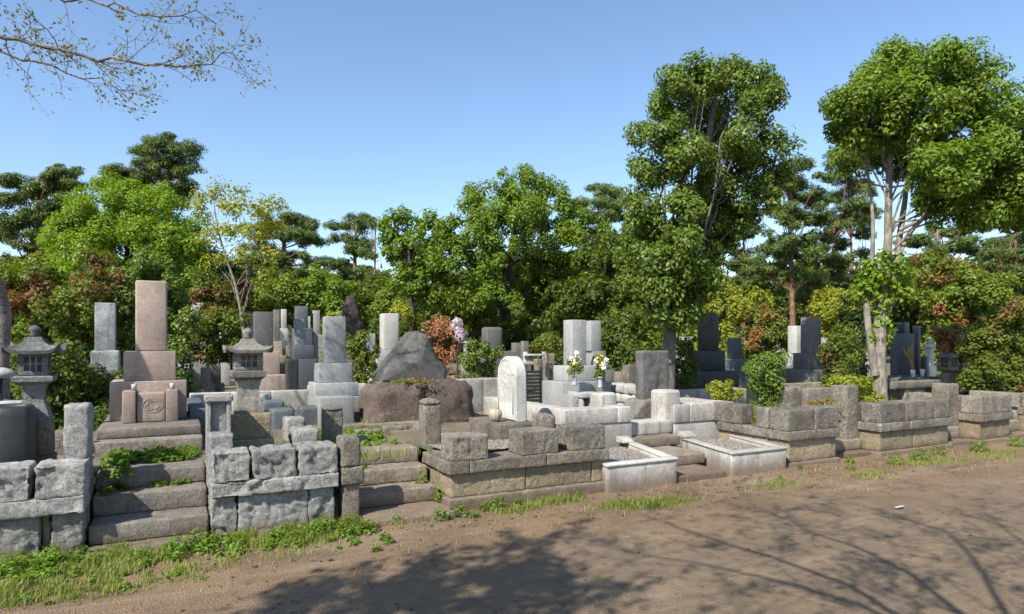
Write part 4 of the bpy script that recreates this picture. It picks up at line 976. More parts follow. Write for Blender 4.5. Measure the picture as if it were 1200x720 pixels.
# ---------------------------------------------------------------- lanterns
def lantern(label, px, Y, mt, s, ys, w, ped, sq=1, lift=.05):
    """ys: tip, roof top, eave, chamber bottom, platform bottom, shaft bottom, pedestal bottom (image rows)"""
    X = gx(px, Y); Z = [gz(q, X, Y) for q in ys]; sc = 2/sum(wpx(px, dep(X, Y)))*.5*1.05
    r = thing('stone_lantern', label, 'stone lantern', (X, Y, .4), 'stone lanterns beside the graves')
    tip, rt, ev, cb, pb, sb, gb = Z; W = [q*sc for q in w]; c = (X, Y)
    part('finial', lathe([(W[0]*.55, rt), (W[0]*.9, rt+(tip-rt)*.12), (W[0]*.55, rt+(tip-rt)*.3), (W[0]*.95, rt+(tip-rt)*.5), (W[0]*.9, rt+(tip-rt)*.72), (W[0]*.4, rt+(tip-rt)*.92), (.004, tip)], c, 24), mt, r, smooth=True)
    e = W[1]
    part('roof', lathe([(e*.55, ev-.01), (e*.97, ev-.012), (e, ev+.015), (e*.8, ev+(rt-ev)*.16), (e*.55, ev+(rt-ev)*.38), (e*.35, ev+(rt-ev)*.68), (e*.24, rt), (.01, rt)], c, 64, .93, lift), mt, r)
    h = W[2]; zt = ev-.005; t = .42*h
    ch = part('light_chamber', merge([rbox(X-h, X+h, Y-h, Y+h, cb, cb+(zt-cb)*.2, .006), rbox(X-h, X+h, Y-h, Y+h, zt-(zt-cb)*.16, zt, .006)]+
        [rbox(X+a*(h-t/2)-t/2, X+a*(h-t/2)+t/2, Y+b*(h-t/2)-t/2, Y+b*(h-t/2)+t/2, cb+(zt-cb)*.2, zt-(zt-cb)*.16, .003) for a in (-1, 1) for b in (-1, 1)]+
        [rbox(X-.45*h, X+.45*h, Y-.45*h, Y+.45*h, cb+.01, zt-.01, .003)]), mt, r)
    bz0, bz1 = cb+(zt-cb)*.2, zt-(zt-cb)*.16
    bars = [rbox(X+k*h*.4-.004, X+k*h*.4+.004, Y-h+.012, Y-h+.02, bz0, bz1, .001) for k in (-.5, .5)]+[rbox(X-h+t, X+h-t, Y-h+.013, Y-h+.019, bz0+(bz1-bz0)*q-.004, bz0+(bz1-bz0)*q+.004, .001) for q in (.5,)]
    part('lattice', merge(bars), G, ch)
    p = W[3]
    part('platform', lathe([(p*.7, pb), (p, pb+(cb-pb)*.35), (p*1.02, cb-.01), (p*.9, cb-.001), (.01, cb-.001)], c, 40, .97), mt, r)
    a, b = W[4], W[5]
    part('shaft', lathe([(b, sb), (b*1.0, sb+(pb-sb)*.08), (b*.86, sb+(pb-sb)*.28), (a*.95, sb+(pb-sb)*.5), (a*.9, sb+(pb-sb)*.75), (a*1.1, pb)], c, 40, .96), mt, r)
    q = W[6]
    part('pedestal', rbox(X-q, X+q, Y-q, Y+q, gb, sb-.001, .012, .005, .05, int(px)), ped, r)
    part('plinth', rbox(X-q*1.12, X+q*1.12, Y-q*1.12, Y+q*1.12, .36, gb-.001, .012, .006, .05, int(px)+1), ped, r)
lantern('sunlit grey brown stone lantern on a tan pedestal, between the two left stairs', 290.5, 6.95, M['lantern'], 1, (384, 397, 412, 434, 445, 483, 512), (7, 29.5, 17, 20.5, 14, 18.5, 26), M['tan'])
lantern('dark stone lantern with a wide curled roof at the far left', 41, 6.75, M['lanterndark'], 1, (381, 395, 413, 440, 450, 492, 533), (9, 38, 19, 26, 14, 21, 23), M['cap'], lift=.07)
# small squat lantern on the right
Y = 8.5; X = gx(1111, Y); sc = 1.05/sum(wpx(1111, dep(X, Y)))*1.05
zz = [gz(q, X, Y) for q in (412, 419, 430, 434.5)]
r = thing('stone_lantern', 'small squat lantern with a low domed roof, on a pale rock', 'stone lantern', (X, Y, zz[3]), 'stone lanterns beside the graves')
part('roof', lathe([(14*sc, zz[1]), (14.5*sc, zz[1]+.02), (9*sc, zz[0]-.03), (.01, zz[0])], (X, Y), 40, .6), M['lantern'], r)
part('light_chamber', merge([rbox(X-7*sc, X+7*sc, Y-7*sc, Y+7*sc, zz[2], zz[1]-.002, .004)]+[rbox(X+a*8*sc-.03, X+a*8*sc+.03, Y+b*8*sc-.03, Y+b*8*sc+.03, zz[2], zz[1], .005) for a in (-1, 0, 1) for b in (-1, 1)]), M['lantern'], r)
part('platform', rbox(X-12*sc, X+12*sc, Y-12*sc, Y+12*sc, zz[3], zz[2], .01, .004, .05, 4), M['lantern'], r)

# dark rounded basin and mushroom cap lantern at the left edge
X, Y = gx(10, 6.55), 6.55; R = gx(44, 6.55)-X; zt = gz(479, X, 6.25)
r = thing('stone_basin', 'big dark round shouldered stone basin at the left edge, behind the granite wall', 'basin', (X, Y, .45))
part('bowl', lathe([(R*.85, .42), (R*.97, .5), (R, .62), (R*.98, zt-.08), (R*.9, zt-.02), (R*.8, zt), (R*.68, zt-.01), (R*.6, zt-.12), (.01, zt-.14)], (X, Y), 48, .35), M['darkst'], r, smooth=True)
X, Y = gx(-2, 7.4), 7.4
r = thing('stone_lantern', 'pale mushroom capped lantern cut off by the left edge', 'stone lantern', (X, Y, .4), 'stone lanterns beside the graves')
part('roof', lathe([(.1, 1.27), (.14, 1.28), (.12, 1.33), (.05, 1.36), (.004, 1.365)], (X, Y), 28), M['white'], r, smooth=True)
part('shaft', lathe([(.05, .4), (.035, .8), (.035, 1.275)], (X, Y), 16), M['darkst'], r, smooth=True)
part('tray', rbox(X-.05, gx(30, Y), Y-.12, Y+.12, gz(477, X, Y), gz(470, X, Y), .015), M['white'], r)

# dry plant and paper cups by the navy slab
X, Y = gx(1070, 9.0), 9.0
r = thing('dried_flowers', 'spray of dry orange brown stalks in a white cup by the navy slab', 'dried flowers', (X, Y, .9))
part('cup', lathe([(.04, .78), (.05, .96), (.04, .96), (.03, .8)], (X, Y), 16), M['paper'], r, smooth=True)
rng = np.random.default_rng(9)
part('stalk', merge([tube([[X, Y, .94], [X-.05*k/6, Y, 1.15], [X-.15+rng.normal()*.09, Y+rng.normal()*.05, 1.4+rng.normal()*.06]], [.006, .006, .012], 4) for k in range(14)]), M['straw'], r)
X = gx(1081, 9.0)
single('paper_cup', lathe([(.035, .8), (.05, .97), (.042, .97), (.03, .82)], (X, Y), 18), M['paper'], 'white cup on the kerb right of the dry stalks', 'cup', (X, Y, .8), smooth=True)
kerb('grey kerb carrying the white cups before the navy slab', gx(1040, 8.85), gx(1140, 8.85), 8.85, 9.12, .79, M['mottled'], n=3, seed=61)
# ---------------------------------------------------------------- trees
GN = GREEN
TG = 'trees of the cemetery'
# two main trees
tree('broadleaf_tree', 'tall irregular glossy leaved tree rising behind the old grey slab, darkest trunk under its crown', 'tree', GN['holly'], M['bark'], 784, 11.5, None, [
    (812, 96, 34, 20), (868, 104, 34, 24), (790, 122, 26, 20), (896, 124, 22, 20), (770, 158, 28, 20), (835, 140, 34, 24), (880, 160, 30, 22), (800, 185, 34, 22), (850, 190, 38, 24),
    (905, 200, 18, 18), (762, 206, 24, 15), (890, 228, 26, 20), (838, 228, 34, 22), (752, 256, 22, 20), (795, 250, 30, 24), (870, 262, 22, 16), (828, 268, 24, 18), (744, 298, 22, 18), (782, 295, 36, 26), (822, 300, 24, 20), (845, 262, 26, 18),
    (766, 336, 32, 22), (800, 340, 32, 22), (760, 275, 24, 18), (748, 325, 17, 14), (815, 326, 18, 14), (785, 366, 22, 13), (762, 366, 14, 10), (808, 366, 14, 10), (832, 78, 15, 8), (858, 84, 14, 6), (740, 228, 10, 7), (918, 168, 10, 8), (852, 285, 16, 8), (905, 98, 10, 8), (785, 320, 30, 22, -.5), (775, 350, 28, 17, -.5), (800, 290, 32, 24, -.6), (768, 300, 26, 22, -.5), (795, 368, 24, 11, -.3), (825, 325, 18, 16, -.4)], size=.085,
    trunk=[(784, 470), (783, 400), (792, 330), (812, 250), (830, 170), (838, 115)], tr=.14, group=TG, seed=11, asp=.5, clump=.18, cov=2.5, cmul=1.5, up=.4, depth=.45)
tree('broadleaf_tree', 'tall spreading tree with bare pale stems and a wide crown on the right', 'tree', GN['broad'], M['barkpale'], 1040, 12., None, [
    (1000, 112, 34, 28), (1048, 84, 44, 26), (1105, 84, 46, 24), (1150, 110, 40, 30), (1020, 145, 42, 28), (1075, 128, 50, 34), (1130, 150, 50, 34), (1182, 165, 44, 38),
    (1008, 182, 26, 18), (1060, 182, 34, 22), (1110, 198, 44, 26), (1165, 212, 50, 32), (1215, 200, 44, 38), (1140, 246, 40, 18), (1200, 246, 40, 24), (985, 140, 22, 16), (1085, 232, 22, 14)], size=.09,
    trunk=[(1031, 480), (1031, 420), (1030, 375), (1040, 320), (1041, 260), (1042, 200), (1048, 140)], tr=.125, group=TG, seed=12, asp=.48, clump=.22, cov=2.4, cmul=1.6, fork=.5, depth=.5)
t2 = [o for o in COL.objects if o.name.startswith('broadleaf_tree')][-1]
def extra_limb(root, pts, d, r0, r1, mt, seed=0):
    p = np.array([atd(a, b, d+dd) for a, b, dd in pts]); q = []
    for i in range(len(p)-1):
        for t in (0, .33, .66): q.append(p[i]*(1-t)+p[i+1]*t)
    q.append(p[-1]); q = np.array(q)
    for _ in range(2): q[1:-1] = q[1:-1]*.5+(q[:-2]+q[2:])*.25
    part('limb', tube(q, np.linspace(r0, r1, len(q)), 8, seed, .1), mt, root, smooth=True)
extra_limb(t2, [(1034, 378, 0), (1048, 345, 0), (1052, 290, .1), (1060, 240, .2), (1066, 190, .3), (1085, 150, .4)], 12, .075, .03, M['barkpale'])
extra_limb(t2, [(1026, 440, -.05), (1019, 395, -.05), (1014, 355, 0), (1022, 315, 0), (1024, 250, .1), (1015, 190, .2)], 12, .075, .02, M['barkpale'])
extra_limb(t2, [(1050, 310, 0), (1062, 275, .2), (1090, 248, .5), (1130, 228, .8), (1165, 205, 1)], 12, .05, .02, M['barkpale'])
extra_limb(t2, [(1054, 270, 0), (1085, 255, -.2), (1120, 240, -.4), (1150, 205, -.6)], 12, .035, .012, M['barkpale'])
def ivy(label, px, d, lobes, seed):
    rng = np.random.default_rng(seed); LL = []
    for a, b, rx, rz in lobes:
        LL.append((atd(a, b, d), (rx*d/F, rx*d/F*.9, rz*d/F)))
    x, y = pd(px, d)
    r = thing('ivy', label, 'ivy', (x, y, .5), None)
    part('leaves', crown(LL, .1, rng, 1.6, .7, .13), GN['bright'], r)
    return r
ivy('bright green ivy clump wrapped round the fork of the pale stemmed tree', 1036, 12, [(1038, 318, 30, 18), (1022, 335, 22, 16), (1050, 338, 18, 18), (1030, 352, 12, 12), (1034, 378, 7, 9), (1022, 395, 5, 8), (1040, 402, 4, 7)], 3)
# middle group
tree('broadleaf_tree', 'big broad bright crowned tree in the centre of the picture', 'tree', GN['broad'], M['barkdark'], 592, 21, None, [
    (612, 222, 42, 24), (575, 240, 34, 24), (645, 245, 34, 26), (600, 265, 50, 34), (550, 272, 34, 26), (650, 290, 40, 30), (690, 280, 30, 30), (545, 310, 38, 28), (600, 320, 50, 34), (650, 335, 40, 28),
    (525, 335, 26, 20), (690, 330, 30, 26), (570, 352, 40, 18), (528, 295, 22, 20)], size=.125, trunk=[(592, 425), (594, 370), (596, 310), (605, 250)], tr=.2, group=TG, seed=13, clump=.26, cov=1.5)
tree('broadleaf_tree', 'slim tree with a boxy bright crown left of the big central tree', 'tree', GN['broad'], M['barkdark'], 482, 20, None, [
    (470, 268, 26, 18), (500, 275, 22, 20), (480, 300, 30, 22), (462, 290, 16, 20), (500, 315, 26, 20), (478, 335, 24, 20), (500, 350, 18, 16)], size=.14, tr=.13,
    trunk=[(486, 420), (484, 370), (480, 310), (478, 280)], group=TG, seed=14, clump=.24, cov=1.5)
tree('broadleaf_tree', 'dark open crowned tree behind, between the central tree and the glossy leaved tree', 'tree', GN['deep'], M['barkdark'], 700, 19, None, [
    (705, 300, 30, 26), (730, 330, 32, 28), (700, 350, 32, 26), (735, 290, 26, 30), (672, 350, 26, 22), (745, 365, 30, 22), (712, 375, 26, 18)], size=.13, tr=.11, group=TG, seed=15, clump=.22)
for (px, d, tp, ph, lb) in ((520, 24, 350, 420, 'thin dark trunked sapling left of the central tree trunk'), (556, 23, 345, 420, 'thin dark trunked sapling beside the central tree trunk'), (652, 22, 340, 420, 'thin dark trunked sapling right of the central tree trunk')):
    tree('young_tree', lb, 'tree', GN['deep'], M['barkdark'], px, d, None, [(px, tp, 26, 20), (px-14, tp+14, 20, 14), (px+14, tp+14, 20, 14)], size=.15, tr=.07, trunk=[(px, ph), (px+2, 385), (px, tp)], group='thin dark trees under the central crown', seed=int(px), clump=.25)
# left group
tree('round_tree', 'dense round bright green tree behind the pinkish tombstone', 'tree', GN['bright'], M['barkdark'], 150, 19, None, [
    (150, 255, 62, 38), (105, 268, 40, 36), (195, 268, 38, 38), (150, 300, 74, 42), (88, 292, 26, 30), (212, 300, 24, 30), (130, 236, 36, 22), (175, 240, 38, 24), (110, 320, 40, 22), (190, 325, 36, 22)],
    size=.1, tr=.18, group=TG, seed=16, clump=.28, cov=1.6, up=.7, solid=.72)
def pine(label, px, d, lobes, trunk, seed, mat='pine', size=.24, tr=.13, clump=.28, cov=1.3, bk='barkred'):
    return tree('pine_tree', label, 'pine tree', GN[mat], M[bk], px, d, None, lobes, size=size, trunk=trunk, tr=tr, group='pines of the cemetery', seed=seed, asp=.16, clump=clump*.75, flat=.4, cov=cov, up=.7, solid=.3, fork=.5, depth=.5)
pine('dark layered pine at the far left edge', 45, 26, [(52, 203, 34, 8), (20, 213, 24, 8), (78, 216, 22, 7), (40, 226, 40, 9), (8, 236, 26, 9), (66, 240, 26, 8), (30, 255, 40, 10), (70, 266, 24, 8), (0, 262, 26, 12), (25, 282, 44, 12), (60, 296, 30, 10), (10, 310, 34, 12), (50, 325, 34, 12)],
     [(40, 430), (42, 330), (46, 270), (44, 210)], 21, tr=.2, clump=.33, cov=1.5)
pine('tall spreading pine whose flat crown rises above the round bright tree', 190, 32, [(200, 166, 34, 9), (165, 178, 24, 7), (218, 178, 20, 9), (190, 190, 34, 9), (138, 200, 26, 8), (215, 202, 22, 12), (175, 205, 34, 9), (212, 222, 22, 9), (150, 218, 28, 8), (185, 228, 40, 12)],
     [(200, 430), (196, 300), (200, 220), (198, 175)], 22, tr=.2, clump=.4, size=.24)
pine('wide dark pine with a drooping right side, behind the thin pale tree', 330, 30, [(330, 254, 28, 7), (305, 266, 24, 7), (352, 264, 26, 8), (328, 278, 40, 9), (368, 284, 20, 8), (300, 288, 26, 8), (345, 298, 38, 9), (375, 308, 22, 6), (310, 308, 34, 9), (345, 320, 34, 8)],
     [(318, 430), (325, 330), (335, 290), (332, 258)], 23, clump=.34, size=.22)
pine('open crowned pine with a thin bare trunk beside it, left of the boxy tree', 414, 33, [(418, 256, 16, 6), (402, 264, 18, 6), (428, 268, 14, 7), (398, 278, 16, 6), (420, 284, 20, 7), (408, 294, 22, 6), (432, 298, 14, 6), (398, 310, 20, 7), (425, 318, 24, 8), (405, 330, 28, 10)],
     [(414, 430), (416, 330), (416, 290), (418, 258)], 24, clump=.32, size=.22)
pine('slender pine with a nearly bare trunk right of the open crowned pine', 438, 31, [(440, 262, 7, 6), (437, 300, 9, 4), (442, 322, 12, 6), (438, 340, 16, 8)], [(439, 430), (439, 330), (440, 260)], 25, tr=.08, clump=.25)
pine('hazy pale pine rising behind the big central tree', 700, 36, [(700, 226, 34, 9), (680, 240, 30, 9), (728, 240, 26, 10), (705, 252, 40, 11), (740, 262, 26, 10), (690, 270, 36, 11), (725, 285, 36, 12), (700, 305, 36, 12), (740, 310, 30, 12)],
     [(706, 430), (706, 330), (702, 230)], 26, 'pinepale', clump=.42, size=.26, cov=1.4)
pine('tall reddish trunked pine right of the glossy leaved tree', 928, 27, [(930, 190, 26, 9), (912, 206, 22, 8), (945, 212, 26, 9), (925, 228, 34, 9), (955, 238, 24, 8), (905, 248, 28, 9), (935, 258, 38, 10), (960, 278, 26, 9), (910, 284, 32, 10), (940, 300, 36, 10), (905, 318, 34, 10), (950, 325, 32, 10)],
     [(930, 440), (928, 340), (926, 260), (930, 195)], 27, clump=.34)
pine('second reddish trunked pine close by, with a lower darker crown', 943, 30, [(975, 252, 24, 8), (990, 268, 26, 9), (965, 285, 30, 9), (985, 300, 34, 10), (1000, 322, 30, 10), (970, 338, 34, 10), (1008, 240, 26, 8), (1012, 258, 24, 9), (950, 345, 26, 9), (1002, 345, 30, 10)],
     [(943, 440), (946, 340), (968, 290), (985, 255)], 28, clump=.36)
pine('pale pine whose top shows between the two tall trees on the right', 985, 40, [(992, 182, 20, 7), (980, 196, 22, 8), (1005, 196, 18, 7), (990, 210, 26, 8), (1010, 222, 24, 8), (985, 230, 24, 8), (1005, 245, 26, 9)],
     [(1000, 430), (1000, 330), (992, 185)], 29, 'pinepale', clump=.42, size=.26)
pine('red trunked pine behind the pale stemmed tree, partly hidden by its crown', 1100, 30, [(1110, 270, 34, 10), (1150, 262, 34, 10), (1085, 285, 30, 10), (1130, 290, 40, 12), (1175, 285, 34, 12), (1100, 308, 36, 10), (1160, 312, 40, 12), (1120, 325, 34, 10), (1075, 310, 26, 9)],
     [(1101, 440), (1100, 350), (1098, 270)], 30, clump=.36, tr=.22)
pine('dark pine filling the right edge of the picture', 1190, 27, [(1190, 268, 36, 12), (1215, 285, 36, 12), (1180, 300, 34, 12), (1205, 320, 40, 14), (1170, 330, 30, 12), (1200, 345, 36, 12)],
     [(1196, 440), (1192, 350), (1190, 270)], 31, clump=.36)
pine('dark pine behind the glossy leaved tree, left of the reddish trunks', 870, 31, [(872, 268, 24, 8), (850, 282, 20, 8), (885, 290, 26, 9), (865, 305, 30, 9), (892, 318, 30, 10), (862, 328, 30, 10), (885, 342, 32, 10)],
     [(872, 440), (870, 340), (872, 270)], 32, clump=.36)
# thin pale tree
tree('young_tree', 'thin pale stemmed young tree with sparse yellow green leaves, leaning left', 'tree', GN['yellow'], M['barkpale'], 283, 13.5, None, [
    (250, 226, 22, 12), (275, 240, 20, 14), (305, 246, 24, 8), (325, 240, 16, 6), (240, 248, 14, 16), (262, 268, 20, 14), (300, 275, 22, 12), (322, 268, 16, 10), (290, 300, 16, 14), (240, 280, 10, 14), (310, 320, 12, 18), (280, 222, 12, 6), (318, 302, 10, 12), (246, 305, 9, 10), (266, 305, 12, 8)],
    size=.085, trunk=[(290, 420), (283, 370), (277, 335), (264, 300), (255, 270), (250, 235)], tr=.04, group=TG, seed=41, cov=.5, clump=.16, asp=.5, solid=.3, fork=.35, twigs=2, depth=.5)
# shrubs and lower trees, survey lobes
SH = [
 # label, cat, mat, px, d, lobes, size, clump
 ('red and green leaved maple bush at the left edge behind the dark lantern', 'redgreen', 70, 11.0, [(20, 345, 34, 26), (60, 335, 40, 28), (100, 350, 36, 28), (30, 380, 40, 30), (80, 385, 42, 30), (125, 335, 20, 22), (5, 410, 30, 30), (110, 300, 18, 8), (12, 320, 22, 14)], .075, .15),
 ('low dark green shrub behind the dark lantern shaft', 'deep', 70, 8.5, [(30, 430, 36, 26), (75, 430, 34, 26), (100, 455, 22, 24), (60, 462, 40, 24), (20, 465, 24, 24), (122, 446, 18, 14), (126, 466, 14, 12)], .07, .13),
 ('tall upright dark green camellia shrub right behind the pinkish tombstone', 'holly', 165, 11.5, [(150, 318, 24, 26), (175, 310, 24, 24), (195, 345, 22, 36), (145, 360, 22, 36), (210, 395, 20, 34), (195, 430, 24, 34), (150, 410, 24, 34), (168, 380, 26, 40), (216, 440, 14, 20), (225, 375, 10, 14), (130, 385, 12, 24)], .07, .14),
 ('dark hollow yew left of the slim veined tombstone', 'vdeep', 108, 13.5, [(118, 340, 26, 30), (95, 400, 28, 30), (130, 420, 20, 24)], .09, .16),
 ('bronze leaved bush behind the middle lantern, with bare stems showing', 'redgreen', 255, 14., [(245, 345, 22, 24), (268, 350, 20, 26), (252, 380, 22, 22), (275, 385, 16, 22), (240, 405, 18, 20), (262, 415, 20, 18), (285, 340, 10, 14)], .085, .16),
 ('orange green bush beneath the wide dark pine', 'orange', 300, 25, [(298, 355, 14, 10), (318, 358, 16, 9)], .13, .22),
 ('bright bush under the thin pale tree, left one', 'mid', 315, 24, [(305, 335, 22, 18), (330, 340, 22, 18), (350, 348, 18, 16), (318, 352, 24, 12)], .13, .24),
 ('dense dark bush left of the thin pale trunk', 'vdeep', 272, 22, [(255, 325, 26, 24), (278, 330, 20, 26), (240, 345, 18, 24)], .14, .24),
 ('rounded green bush left of the tall dark brown rock', 'broad', 380, 24, [(375, 335, 24, 18), (395, 342, 22, 20), (362, 348, 20, 16), (388, 358, 24, 14)], .13, .24),
 ('pale olive bush behind the tall dark brown rock', 'mid', 425, 25, [(420, 345, 22, 16), (445, 342, 22, 18), (430, 362, 26, 14), (455, 358, 16, 14)], .13, .24),
 ('low bright shrub between the plain grey tombstone and the tall rock', 'yellow', 397, 18, [(392, 372, 12, 8), (402, 380, 12, 8)], .09, .16),
 ('clipped dark green ball bush behind the pale white tombstone', 'deep', 458, 17, [(458, 393, 27, 26)], .07, .12),
 ('yellowish bush peeking over the clipped ball bush', 'yellow', 472, 20, [(468, 368, 16, 10), (480, 380, 12, 12)], .09, .18),
 ('small red tipped bush right of the plain grey tombstone', 'orange', 420, 12.5, [(412, 402, 10, 10), (428, 405, 12, 12), (418, 420, 16, 14), (436, 418, 8, 14)], .07, .12),
 ('orange red leaved bush behind the dark wedge stone', 'red', 515, 14.5, [(510, 385, 18, 12), (530, 388, 16, 12), (518, 402, 22, 12), (508, 415, 14, 12), (530, 415, 12, 12), (520, 440, 14, 6)], .075, .13),
 ('white blossoming sprig beside the orange red bush', 'blossom', 537, 14, [(537, 380, 6, 9), (540, 394, 5, 6)], .04, .1),
 ('leafy round green bush in front of the dark rounded tombstone', 'holly', 564, 12.2, [(562, 412, 15, 10), (553, 425, 13, 12), (572, 427, 14, 12), (563, 438, 16, 9), (580, 416, 7, 8)], .055, .1),
 ('flat topped clipped shrub on a bare stem left of the twin tombstones', 'orange', 642, 13.5, [(632, 402, 13, 7), (650, 402, 12, 7), (641, 399, 14, 6)], .06, .11),
 ('dark undergrowth shrub left of the twin tombstones', 'deep', 610, 20, [(600, 400, 22, 16), (630, 385, 22, 18), (580, 385, 22, 16), (655, 380, 20, 20)], .12, .22),
 ('shaded camellia behind the twin tombstones', 'deep', 720, 15, [(712, 395, 20, 22), (735, 400, 20, 22), (715, 425, 20, 16), (745, 428, 16, 16), (738, 375, 18, 12)], .09, .17),
 ('yellow green shrub between the glossy tree and the twin tombstones', 'broad', 742, 17, [(735, 375, 18, 12), (755, 385, 18, 16), (760, 412, 14, 18), (745, 400, 12, 10)], .09, .17),
 ('light yellow green maple right of the glossy leaved tree', 'yellow', 850, 21, [(838, 335, 22, 22), (850, 360, 24, 20), (868, 352, 20, 12), (832, 380, 18, 18), (885, 352, 18, 8), (828, 310, 14, 16), (872, 365, 18, 10), (850, 395, 18, 16)], .11, .2),
 ('orange red bush left of the dark grey square tombstone', 'orange', 898, 17.5, [(888, 375, 18, 12), (910, 372, 18, 12), (900, 390, 24, 14), (880, 400, 18, 16), (918, 395, 14, 16), (895, 412, 22, 14)], .09, .16),
 ('dark leafy shrub in the plot left of the dark grey square tombstone', 'holly', 905, 10.0, [(900, 425, 16, 12), (890, 438, 14, 12), (912, 440, 12, 12), (900, 450, 18, 8), (913, 420, 8, 8)], .055, .1),
 ('yellow green azalea tuft on the soil right of the two course wall', 'yellow', 846, 11.2, [(846, 452, 13, 9), (838, 460, 12, 8), (856, 461, 11, 7)], .045, .08),
 ('bright rounded maple between the reddish trunked pines and the ivy', 'yellow', 980, 22, [(970, 355, 22, 14), (990, 348, 22, 14), (1003, 358, 18, 14), (962, 368, 16, 12), (985, 370, 24, 10)], .11, .2),
 ('very dark round bush left of the ivy clad trunk', 'vdeep', 1000, 17, [(998, 362, 14, 15), (1008, 375, 12, 14)], .09, .15),
 ('small bronze leaved shrub right of the dark grey square tombstone', 'redgreen', 985, 11.2, [(985, 400, 16, 12), (975, 415, 13, 14), (995, 418, 14, 14), (985, 435, 18, 12), (988, 392, 10, 8)], .06, .11),
 ('orange and green maple behind the navy slab', 'orange', 1110, 21, [(1095, 310, 26, 16), (1120, 325, 30, 18), (1090, 340, 26, 18), (1130, 350, 30, 18), (1100, 368, 28, 16), (1080, 325, 18, 14), (1115, 385, 26, 14), (1095, 395, 20, 12)], .12, .22),
 ('broad green shrub bank behind the tiny white pagoda', 'mid', 1150, 20, [(1140, 335, 28, 20), (1165, 345, 26, 20), (1150, 365, 34, 18), (1120, 352, 20, 16), (1180, 368, 22, 20), (1085, 355, 20, 14)], .12, .22),
 ('dense dark shrub with a few red leaves by the right edge', 'redgreen', 1170, 12.3, [(1160, 385, 22, 22), (1185, 375, 24, 24), (1205, 395, 22, 26), (1150, 410, 18, 22), (1175, 412, 24, 24), (1200, 425, 22, 20), (1158, 430, 20, 14)], .07, .14),
 ('yellow green azalea on the planted plot beside the ivy clad trunk', 'yellow', 1018, 10.4, [(1016, 460, 11, 7), (1026, 465, 11, 6), (1010, 467, 9, 5)], .045, .07),
 ('thin yellow green shoots behind the flat topped post of the planted plot', 'yellow', 990, 10.2, [(992, 446, 12, 5), (1005, 448, 14, 5), (980, 448, 10, 5)], .05, .08),
 ('pale leafy shrub behind the mushroom capped lantern', 'mid', 12, 9., [(12, 430, 10, 12), (22, 445, 12, 10), (14, 455, 12, 10)], .05, .1),
 ('dark green shrub between the black tombstone and the glossy tree trunk', 'deep', 798, 12.5, [(800, 410, 12, 14), (806, 425, 10, 12), (795, 432, 12, 12)], .07, .13),
 ('mid green bush left of the round bright tree, low down', 'mid', 45, 22, [(20, 320, 30, 20), (55, 315, 26, 18), (0, 335, 26, 20)], .13, .24),
 ('rusty leaved bush in the right background by the grey shed', 'red', 1128, 14.5, [(1105, 392, 12, 8), (1122, 388, 14, 8), (1112, 402, 14, 8)], .075, .13),
]
for i, (lb, mt, px, d, lo, sz, cl) in enumerate(SH):
    tree('shrub', lb, 'shrub', GN[mt], M['barkdark'], px, d, None, lo, size=sz, tr=.03 if d < 16 else .06, group='shrubs among the graves', seed=100+i, clump=cl, cov=1.55, asp=.52, depth=.4)
# belt of mid distance trees closing the view below the tall crowns
rng = np.random.default_rng(77)
BELT = [(-60, 30, 290, 'mid'), (60, 34, 300, 'deep'), (130, 36, 320, 'mid'), (235, 34, 296, 'deep'), (300, 36, 322, 'broad'), (360, 37, 326, 'broad'), (415, 37, 318, 'mid'), (460, 35, 305, 'mid'), (520, 36, 320, 'deep'), (585, 38, 330, 'deep'), (650, 38, 300, 'deep'),
        (720, 36, 298, 'deep'), (780, 36, 312, 'mid'), (845, 36, 322, 'mid'), (905, 36, 330, 'deep'), (965, 38, 318, 'deep'), (1030, 36, 300, 'mid'), (1090, 36, 300, 'deep'), (1150, 36, 296, 'mid'), (1215, 34, 290, 'deep'), (1290, 34, 280, 'mid')]
BLB = ['beyond the left edge of the cemetery', 'low behind the dark layered pine', 'low behind the round bright tree', 'between the round bright tree and the thin pale tree', 'just right of the thin pale stem', 'beneath the drooping side of the wide dark pine',
       'under the open crowned pine', 'behind the boxy bright crown', 'left of the central tree trunk', 'seen through the central tree stems', 'in the shade right of the central trunk', 'below the hazy pale pine', 'behind the foot of the glossy leaved tree',
       'right of the glossy leaved tree behind the light maple', 'around the reddish pine trunks', 'left of the ivy clump', 'behind the ivy clump', 'behind the orange and green maple', 'above the dense dark shrub on the right', 'at the right edge behind the dark pine', 'beyond the right edge of the picture']
for (px, d, tp, mt), lb in zip(BELT, BLB):
    lo = []
    for k in range(6):
        lo.append((px+rng.uniform(-30, 30), tp+22+k*12+rng.uniform(-6, 6), rng.uniform(24, 36), rng.uniform(15, 22)))
    tree('background_tree', f'distant {dict(mid="mid green", deep="dark green", broad="bright green")[mt]} rounded tree {lb}', 'tree', GN[mt], M['barkdark'], px, d, None, lo, size=.24, tr=.14, group='distant rounded trees', seed=int(px+999), clump=.42, cov=1.4, asp=.6)
# far wood
rng = np.random.default_rng(8); lo = []
for px in range(-500, 1760, 40):
    d = rng.uniform(50, 62)
    lo.append((atd(px, rng.uniform(345, 370), d), (4, 3, rng.uniform(2.6, 4.2)))); lo.append((atd(px+15, 395, d-2), (4, 3, 3.)))
v, f = crown(lo, .6, rng, 1.1, .7, .8)
single('distant_wood', (v, f), GN['deep'], 'dark far off wood closing the horizon behind the cemetery', 'wood', (0, 0, 0), kind='stuff')
